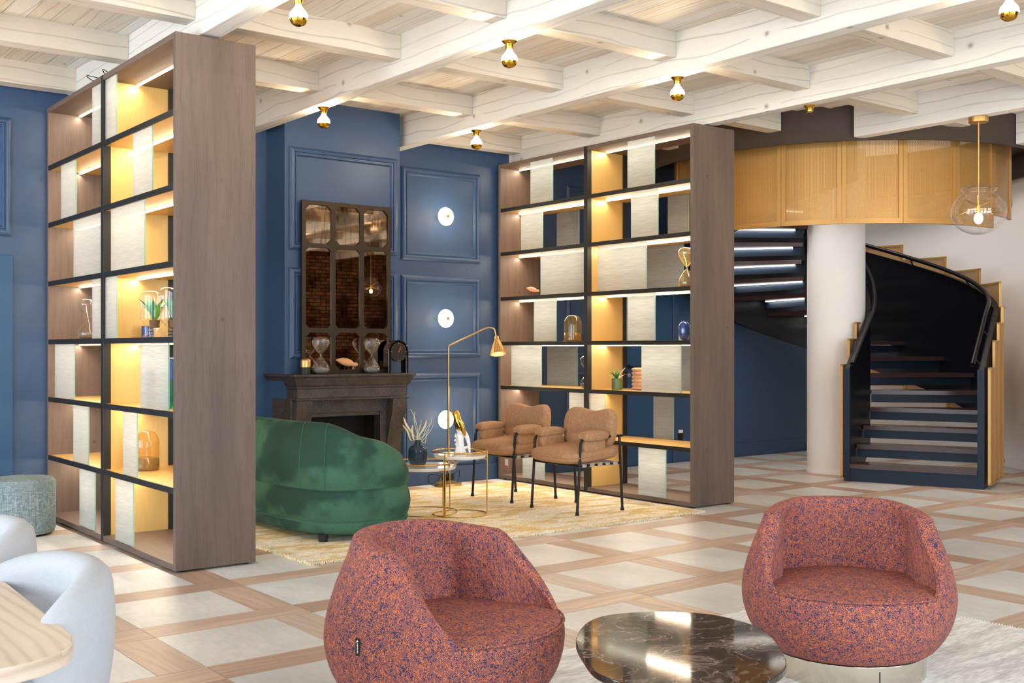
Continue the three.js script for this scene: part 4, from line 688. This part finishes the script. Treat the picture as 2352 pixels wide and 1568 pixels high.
// ---------------------------------------------------------------- floor lamp
{
  const o = thing('floor_lamp', 'slim brass floor lamp with ribbed cone shade by the blue wall', 'floor lamp', [5.83, 0, -8.44]);
  mesh('base', merge([place(new THREE.CylinderGeometry(0.122, 0.125, 0.034, 48), 0, 0.017, 0)]), M.brassSatin, o);
  const e = V(0.789, 0, 0.6145), at = (s, y) => V(e.x * s, y, e.z * s);
  mesh('pole', merge([rod(V(0, 0.03, 0), V(0, 0.92, 0), 0.0115, 14), rod(V(0, 0.92, 0), V(0, 1.275, 0), 0.008, 14)]), M.brassSatin, o);
  mesh('arm', bentTube([at(0, 1.26), at(0.0, 1.295), at(0.36, 1.468), at(0.425, 1.46), at(0.44, 1.385)], 0.0075, 0.05, 12), M.brassSatin, o);
  const sh = []; for (const [r, y] of [[0.018, 0.0], [0.022, -0.012], [0.022, -0.035], [0.03, -0.05], [0.075, -0.172], [0.0735, -0.1725], [0.028, -0.05], [0.018, -0.035]]) { const l = []; for (let j = 0; j < 80; j++) { const a = j / 80 * 2 * Math.PI, k = y < -0.04 ? 1 + (j % 4 < 2 ? 0.03 : -0.03) : 1; l.push(V(Math.cos(a) * r * k, y, -Math.sin(a) * r * k)); } sh.push(l); }
  const hd = mesh('shade', toCreasedNormals(skin(sh), 0.4), M.brassSatin, o); hd.position.copy(at(0.444, 1.385)); hd.quaternion.setFromUnitVectors(V(0, -1, 0), V(0.08 - 0.6145 * 0.3, -1, 0.06 + 0.789 * 0.3).normalize());
  mesh('bulb', place(puff(0.03, 0.036, 0.03, 1, 1, null, 18, 12), 0, -0.11, 0), M.opal, hd);
  const l = new THREE.SpotLight(WARM, 2.2, 0, 1.1, 0.6); l.position.copy(at(0.462, 1.385 - 0.125)); l.target.position.copy(at(0.5, 0)); o.add(l, l.target); l.shadow.radius = 1.5; l.castShadow = true;
  const c = thing('lamp_cable', 'black lamp cable coiled round its brass base by the wall', 'cable', [5.83, 0, -8.44]);
  const loops = []; for (let k = 0; k <= 90; k++) { const a = k * 0.42; loops.push(V(-0.04 + Math.cos(a) * (0.045 + 0.02 * Math.sin(k * 0.7)), 0.06 + 0.05 * Math.abs(Math.sin(k * 0.23)) + 0.012 * Math.sin(k * 1.3), 0.055 + Math.sin(a) * 0.04)); } mesh('coil', sweep(loops, () => 0.0042, 6), M.rubber, c);
  mesh('lead', sweep(curve([V(-0.06, 0.07, 0.05), V(-0.17, 0.12, 0.1), V(-0.26, 0.13, 0.08), V(-0.24, 0.06, 0.03), V(-0.12, 0.012, -0.06), V(-0.02, 0.02, -0.16), V(0.06, 0.09, -0.19)], 50), () => 0.0042, 6), M.rubber, c);
  mesh('lead', sweep(curve([V(0.0, 0.1, 0.06), V(0.09, 0.15, 0.04), V(0.12, 0.08, 0.0), V(0.05, 0.04, 0.07)], 24), () => 0.0042, 6), M.rubber, c);
}

// ---------------------------------------------------------------- round wall sconces
for (const [y, w] of [[2.507, 'topmost'], [1.553, 'middle'], [0.607, 'lowest']]) {
  const o = thing('wall_sconce', w + ' round glowing glass sconce in the blue wall panels', 'wall light', [5.883, y, ZB], 0, 'round wall sconces');
  mesh('wall_plate', place(new THREE.CylinderGeometry(0.022, 0.022, 0.02, 32), 0, 0, 0.01, Math.PI / 2), M.brassSatin, o);
  mesh('stem', place(new THREE.CylinderGeometry(0.014, 0.014, 0.06, 16), 0, 0, 0.05, Math.PI / 2), M.brassSatin, o);
  mesh('bulb_disc', place(latheS([[0.0001, -0.024], [0.05, -0.022], [0.08, -0.01], [0.086, 0.0], [0.08, 0.012], [0.05, 0.024], [0.0001, 0.027]], 40, 40), 0, 0, 0.1, Math.PI / 2), M.opal, o);
  mesh('knob', place(puff(0.015, 0.015, 0.015, 1, 1, null, 18, 12), 0, 0, 0.135), M.brass, o);
  const l = new THREE.PointLight(LEDC, SCONCE_I); l.position.set(0, 0, 0.1); l.shadow.radius = 3; l.castShadow = true; o.add(l);
}
// sockets and switches on the back wall
{
  const s = thing('wall_socket', 'black wall socket with white plate low on the blue wall', 'socket', [9.14, 0.28, ZB]); mesh('plate', box(-0.04, 0.04, -0.075, 0.04, 0, 0.012, 'x', 0.003), M.black, s); mesh('white_plate', box(-0.035, 0.035, 0.045, 0.078, 0, 0.012, 'x', 0.003), M.paper, s);
  mesh('socket_ring', place(new THREE.TorusGeometry(0.024, 0.003, 8, 24), 0, -0.02, 0.013), M.blackTube, s);
  const w = thing('light_switch', 'white light switch plate on the blue wall seen behind the shelves', 'switch', [9.15, 1.50, ZB]); mesh('plate', box(-0.042, 0.042, -0.16, 0.02, 0, 0.012, 'x', 0.003), M.paper, w); mesh('rocker', box(-0.03, 0.03, -0.08, 0.0, 0.012, 0.016, 'x', 0.002), M.paper, w);
}

// ---------------------------------------------------------------- ceiling bulbs with gilded crowns, hung under the main beams
function ceilingBulb(label, x, z, lit = true, group = 'gold-crowned ceiling bulbs') {
  const o = thing('ceiling_lamp', label, 'ceiling light', [x, YB, z], 0, group);
  mesh('ceiling_rose', lathe([[0.0001, 0], [0.044, 0], [0.045, -0.004], [0.036, -0.012], [0.026, -0.02], [0.024, -0.045], [0.021, -0.047], [0.0001, -0.047]], 32), M.goldMirror, o);
  if (!lit) return o;
  mesh('bulb_glass', latheS([[0.017, -0.046], [0.019, -0.056], [0.03, -0.072], [0.043, -0.088], [0.0478, -0.106], [0.0465, -0.120]], 32, 24), M.bulbGlow, o);
  mesh('gold_crown', latheS([[0.0467, -0.120], [0.042, -0.135], [0.033, -0.147], [0.018, -0.155], [0.0001, -0.158]], 32, 24), M.goldMirror, o);
  const l = new THREE.PointLight(WARM, BULB_I); l.position.set(0, -0.088, 0); l.shadow.radius = 1.2; l.castShadow = true; o.add(l); return o;
}
ceilingBulb('gold-crowned ceiling bulb next to the top of the left shelving unit', 2.62, -5.14);
ceilingBulb('gold-crowned ceiling bulb in front of the chimney breast', 3.985, -7.41);
ceilingBulb('gold-crowned ceiling bulb over the middle of the room, above the yellow rug front', 3.985, -5.14);
ceilingBulb('gold-crowned ceiling bulb near the wall sconces', 5.40, -7.41);
ceilingBulb('gold-crowned ceiling bulb in front of the right shelving unit', 5.40, -5.14);
ceilingBulb('empty gold ceiling lamp fitting without a bulb near the stairs', 6.80, -5.13, false);
ceilingBulb('gold-crowned ceiling bulb at the top right corner', 5.40, -2.86);
for (const [x, z] of [[1.154, -7.41], [1.154, -5.14], [1.154, -2.86], [2.557, -2.86], [3.985, -2.86], [6.80, -2.86], [8.17, -2.86], [2.557, -0.6], [5.40, -0.6], [8.17, -0.6], [9.57, -2.86], [-0.25, -5.14], [-0.25, -7.41]]) ceilingBulb('gold-crowned ceiling bulb in the part of the ceiling outside the picture', x, z);

// ---------------------------------------------------------------- globe pendants
function pendant(label, x, z, yb) {
  const o = thing('globe_pendant', label, 'pendant light', [x, YB, z], 0, 'glass globe pendants'), c = yb - YB;
  mesh('canopy', lathe([[0.0001, 0], [0.072, 0], [0.073, -0.003], [0.073, -0.042], [0.07, -0.045], [0.0001, -0.045]], 40), M.brassSatin, o);
  mesh('stem', rod(V(0, -0.04, 0), V(0, c + 0.03, 0), 0.006, 12), M.brassSatin, o);
  const pr = [[0.0001, c - 0.175]]; for (let k = 1; k <= 34; k++) { const t = -Math.PI / 2 + k / 34 * (Math.PI / 2 + 0.98), rb = t < -0.05 ? (k % 2 ? 0.0022 : -0.0022) : 0; pr.push([Math.max(0.001, 0.205 * Math.cos(t) + rb), c + 0.175 * Math.sin(t)]); }
  pr.push([0.108, c + 0.152], [0.128, c + 0.162], [0.136, c + 0.178], [0.12, c + 0.195], [0.07, c + 0.206], [0.012, c + 0.208]);
  mesh('glass_globe', lathe(pr, 56), M.globe, o);
  mesh('cross_rods', merge([[0.9, 0.55], [-0.9, 0.55 - 0.1], [0.35, -0.9]].map(([a, b]) => { const d = V(a, 0.45, b).normalize(); return rod(d.clone().multiplyScalar(-0.19).add(V(0, c + 0.045, 0)), d.clone().multiplyScalar(0.17).add(V(0, c + 0.045, 0)), 0.0045, 8); })), M.brass, o);
  mesh('socket', place(new THREE.CylinderGeometry(0.018, 0.018, 0.06, 18), 0, c + 0.02, 0), M.brass, o);
  mesh('bulb', place(puff(0.034, 0.045, 0.034, 1, 1, null, 20, 14), 0, c - 0.05, 0), M.bulbGlow, o);
  const l = new THREE.PointLight(WARM, BULB_I * 0.9); l.position.set(0, c - 0.05, 0); l.shadow.radius = 1.5; l.castShadow = true; o.add(l); return o;
}
pendant('ribbed glass globe pendant lamp hanging before the stairs', 8.172, -4.575, 2.335);
pendant('glass globe pendant lamp seen only in the mirror', 10.7, 1.5, 2.4);

// ---------------------------------------------------------------- dining corner at the left edge
{
  const o = thing('dining_table', 'pale ash dining table with rounded corner at the left edge', 'table', [-0.05, 0, -3.4]);
  const s = new THREE.Shape(), hw = 0.70, z0 = -1.5, z1 = 1.42, r = 0.16; s.moveTo(-hw, z0); s.lineTo(hw + 0.06, z0); s.lineTo(hw - 0.035, z1 - r); s.quadraticCurveTo(hw - 0.045, z1, hw - 0.045 - r, z1 + 0.015); s.bezierCurveTo(0.2, z1 + 0.06, -0.2, z1 + 0.06, -hw, z1); s.closePath();
  const g = extrude(s, 0.024, 0.004, 20); g.applyMatrix4(new THREE.Matrix4().makeRotationX(Math.PI / 2)); g.translate(0, 0.738, 0); mesh('tabletop', uvBox(g, 'z'), M.ash, o);
  for (const [x, z] of [[-0.45, -1.2], [0.45, -1.2], [-0.45, 1.0], [0.45, 1.0]]) mesh('leg', rod(V(x * 1.1, 0, z * 1.05), V(x, 0.71, z), 0.018, 14, 0.028), M.ash, o);
}
function shellChair(label, p, turn) { // local: faces -x
  const o = thing('dining_chair', label, 'chair', p, turn, 'grey upholstered dining chairs');
  // curved back shell wrapping round the seat
  const wrap = (amax, R0, thick, y0, topf, bul) => { // an upholstered shell round part of the seat
    const n = 44, rings = [], f = (a, t, off) => { const R = R0 - off, b = bul * (Math.sin(t * Math.PI * 0.75) * 0.7 + 0.4 * t); return V(Math.cos(a) * (R + b), lerp(y0, topf(a), t), Math.sin(a) * (R + b) * 1.04); };
    for (let i = 0; i <= n; i++) { const e = Math.abs(i / n * 2 - 1), a = lerp(-amax, amax, i / n), th = thick * Math.sqrt(Math.max(0.06, 1 - Math.pow(e, 10))), l = []; for (let k = 0; k <= 12; k++) l.push(f(a, k / 12, (thick - th) / 2)); for (let k = 1; k < 6; k++) { const g = k / 6 * Math.PI, p = f(a, 1, thick / 2 - th / 2 * Math.cos(g)); p.y += th * 0.5 * Math.sin(g); l.push(p); } for (let k = 12; k >= 0; k--) l.push(f(a, k / 12, (thick + th) / 2)); rings.push(l); }
    return [skin(rings.reverse(), { capA: true, capB: true }), f]; };
  const [bk] = wrap(1.22, 0.285, 0.08, 0.42, a => lerp(0.775, 0.69, Math.pow(Math.abs(a) / 1.22, 3)), 0.05); mesh('backrest', bk, M.grey, o);
  const [bu, bf] = wrap(2.25, 0.302, 0.06, 0.37, a => lerp(0.615, 0.44, sstep(1.3, 2.25, Math.abs(a))), 0.01); mesh('bucket', bu, M.grey, o);
  const sm = []; for (let k = 0; k <= 12; k++) sm.push(bf(-0.98, k / 12, -0.001)); mesh('seam', sweep(sm, () => 0.002, 6), M.grey, o);
  mesh('seat', place(puff(0.265, 0.05, 0.265, 0.55, 0.75), -0.03, 0.42, 0), M.grey, o);
  for (const [x, z] of [[-0.2, 0.19], [-0.2, -0.19], [0.15, 0.17], [0.15, -0.17]]) mesh('leg', rod(V(x * 1.15, 0, z * 1.15), V(x, 0.39, z), 0.012, 12, 0.016), M.blackTube, o);
  return o;
}
shellChair('light grey upholstered dining chair nearest the viewer, at the table corner', [0.47, 0, -2.50], 0.0);
shellChair('light grey upholstered dining chair further along the table, half cut by the picture edge', [0.49, 0, -3.18], 0.0);
{
  const o = thing('ottoman', 'round blue grey fabric ottoman beside the left shelving unit', 'ottoman', [2.0, 0, -8.06]);
  mesh('drum', scaleUV(latheS([[0.0001, 0.012], [0.2, 0.012], [0.226, 0.03], [0.232, 0.06], [0.233, 0.2], [0.232, 0.34], [0.228, 0.362], [0.215, 0.38], [0.19, 0.386], [0.0001, 0.39]], 64, 70), 1.46, 0.75), M.ottoman, o);
  mesh('seam', place(new THREE.TorusGeometry(0.2285, 0.003, 6, 64), 0, 0.362, 0, Math.PI / 2), M.ottoman, o); mesh('plinth', place(new THREE.CylinderGeometry(0.19, 0.19, 0.014, 40), 0, 0.007, 0), M.black, o);
}

// ---------------------------------------------------------------- round column and winding stair
{
  const col = thing('column', 'round white column beside the stairs', 'column', [CX, 0, CZ]);
  mesh('shaft', lathe([[0.30, 0], [0.30, 0.02], [0.291, 0.035], [0.29, 0.06], [0.29, 3.3]], 56), M.whiteWall, col);
  const BXs = 9.28, BZs = -5.85, st = thing('winding_staircase', 'dark winding staircase with gold perforated side panels', 'staircase', [BXs, 0, BZs]);
  const add = (n, g, m, p = st) => mesh(n, g.translate(-BXs, 0, -BZs), m, p);
  const e1 = [0.345, 0.938], e2 = [0.938, -0.345], L0 = [9.067, -6.436], R0 = 0.294, SLEN = 0.761, DPSI = 19.5 * Math.PI / 180, RISE = 0.169, WID = 1.248;
  const P = (q, t, y = 0) => { if (q <= 3) { const s = q * SLEN / 3; return V(L0[0] + e2[0] * s + e1[0] * t, y, L0[1] + e2[1] * s + e1[1] * t); } const a = (q - 3) * DPSI, r = R0 + t, c = Math.cos(a) * r, d = Math.sin(a) * r; return V(CX + e1[0] * c + e2[0] * d, y, CZ + e1[1] * c + e2[1] * d); };
  const slab = (q0, q1, t0, t1, yb, yt, n = 6) => { // a block that follows the stair's curve; yb, yt are numbers or functions of q
    const f = v => typeof v === 'function' ? v : () => v, B = f(yb), Tt = f(yt), rings = [];
    for (let i = 0; i <= n; i++) { const q = lerp(q0, q1, i / n); rings.push([P(q, t0, B(q)), P(q, t1, B(q)), P(q, t1, Tt(q)), P(q, t0, Tt(q))]); }
    const g = skin(rings, { capA: true, capB: true }); return uvBox(toCreasedNormals(g, 0.5));
  };
  const NS = 18;
  for (let n = 1; n <= NS; n++) {
    const y = n * RISE, q = n - 1;
    const tr = add('tread', slab(q - 0.12, q + 1.0, 0.055, WID - 0.055, y - 0.042, y, 5), M.tread);
    add('riser', slab(q, q + 0.07, 0.055, WID - 0.055, y - RISE + (n > 1 ? 0.045 : 0.0), y - 0.043, 2), M.stairBlue);
    if (n > 1) {
      const a = P(q + 0.12, 0.14), b = P(q + 0.12, WID - 0.14), c = a.clone().add(b).multiplyScalar(0.5), len = a.distanceTo(b);
      add('led_strip', slab(q + 0.1, q + 0.16, 0.14, WID - 0.14, y - 0.05, y - 0.0435, 1), M.stairLed);
      const l = new THREE.RectAreaLight(new THREE.Color(1, 0.96, 0.88), 24, 0.014, len); l.position.set(c.x - BXs, y - 0.052, c.z - BZs); l.rotation.order = 'YXZ'; l.rotation.set(-Math.PI / 2, Math.atan2(b.x - a.x, b.z - a.z), 0); st.add(l);
    }
  }
  const bot = q => Math.max(0.0, RISE * q - 0.26), top = q => 1.075 + RISE * q;
  add('outer_balustrade', slab(0, NS, WID - 0.05, WID, bot, top, 90), M.stairBlack);
  add('inner_balustrade', slab(0, 12, 0.0, 0.045, bot, top, 70), M.stairBlack);
  add('newel', slab(-0.03, 0.12, WID - 0.055, WID + 0.005, 0, 1.08, 1), M.stairBlue); add('newel', slab(-0.03, 0.12, -0.005, 0.05, 0, 1.08, 1), M.stairBlue);
  const rail = (t, q1) => { const l = []; for (let i = 0; i <= 90; i++) { const q = lerp(-0.15, q1, i / 90); l.push(P(q, t, top(q) + 0.075)); } return l; };
  for (const [t, q1] of [[WID - 0.09, 12], [0.085, 10]]) {
    const h = add('handrail', sweep(rail(t, q1), () => 0.022, 12), M.stairBlack);
    for (let q = 0.3; q < q1; q += 1.6) add('rail_bracket', rod(P(q, t, top(q) + 0.06), P(q, t > 0.5 ? WID - 0.03 : 0.02, top(q) - 0.02), 0.008, 8), M.stairBlack, h);
  }
  // stepped gold panels outside the outer balustrade and beside the column
  const cladding = (k, t, yb, yt) => {
    const fr = [slab(k + 0.01, k + 0.06, t - 0.012, t + 0.012, yb, yt, 1), slab(k + 0.94, k + 0.99, t - 0.012, t + 0.012, yb, yt, 1), slab(k + 0.01, k + 0.99, t - 0.012, t + 0.012, yt - 0.018, yt, 6), slab(k + 0.01, k + 0.99, t - 0.012, t + 0.012, yb, yb + 0.018, 6)];
    const p = add('gold_panel', merge(fr), M.panelGold), n = 8, rings = [];
    for (let i = 0; i <= n; i++) { const q = k + 0.05 + 0.9 * i / n; rings.push([P(q, t, yb + 0.01), P(q, t, yt - 0.01)]); }
    add('perforated_sheet', skin(rings, { closed: false }), M.perf, p);
  };
  for (let k = 0; k < 9; k++) cladding(k, WID + 0.045, Math.max(0.035, RISE * k - 0.34), 1.1 + RISE * k + (k > 3 ? 0.17 : k ? 0.08 : 0));
  for (let k = 0; k < 3; k++) cladding(k, -0.03, 0.03, 1.12 + RISE * k + (k ? 0.08 : 0));

  // ring of gold perforated panels round the stair opening above
  const dr = thing('gold_drum_balustrade', 'curved gold perforated panel ring hanging above the stairs', 'balustrade', [CX, 2.38, CZ]);
  const RD = 1.65, rt = [0.789, 0.6145], fw = [0.6145, -0.789], D = (ph, y, r = RD) => { const a = ph * Math.PI / 180, c = Math.cos(a) * r, d = Math.sin(a) * r; return V(rt[0] * c + fw[0] * d, y - 2.38, rt[1] * c + fw[1] * d); };
  const arc = (a, b, y0, y1, r0, r1, n) => { const rings = []; for (let i = 0; i <= n; i++) { const ph = lerp(a, b, i / n); rings.push([D(ph, y0, r0), D(ph, y0, r1), D(ph, y1, r1), D(ph, y1, r0)]); } return uvBox(toCreasedNormals(skin(rings, { capA: true, capB: true }), 0.5)); };
  for (let k = -6; k < 6; k++) {
    const a = -123 + 18.4 * k, b = a + 18.3, y1 = 3.3, y0 = k < 4 ? 2.38 : k === 4 ? 2.5 : 2.665;
    const p = mesh('gold_panel', merge([arc(a, a + 1.3, y0, y1, RD - 0.014, RD + 0.014, 1), arc(b - 1.3, b, y0, y1, RD - 0.014, RD + 0.014, 1), arc(a, b, y0, y0 + 0.045, RD - 0.014, RD + 0.014, 6), arc(a, b, y1 - 0.03, y1, RD - 0.014, RD + 0.014, 6)]), M.panelGold, dr);
    const rings = []; for (let i = 0; i <= 10; i++) { const ph = lerp(a + 1, b - 1, i / 10); rings.push([D(ph, y0 + 0.03), D(ph, y1 - 0.02)]); } mesh('perforated_sheet', skin(rings, { closed: false }), M.perf, p);
  }
  // lamp high in the stairwell
  const lp = thing('stairwell_lamp', 'round ceiling lamp high in the stairwell above the picture', 'ceiling light', [CX, 5.58, CZ]); mesh('lamp_disc', place(new THREE.CylinderGeometry(0.5, 0.5, 0.06, 48), 0, -0.03, 0), M.opal, lp);
  const l = new THREE.RectAreaLight(new THREE.Color(1, 0.95, 0.9), 26, 0.85, 0.85); l.rotation.x = -Math.PI / 2; l.position.y = -0.07; lp.add(l);
}

renderer.render(scene, camera);
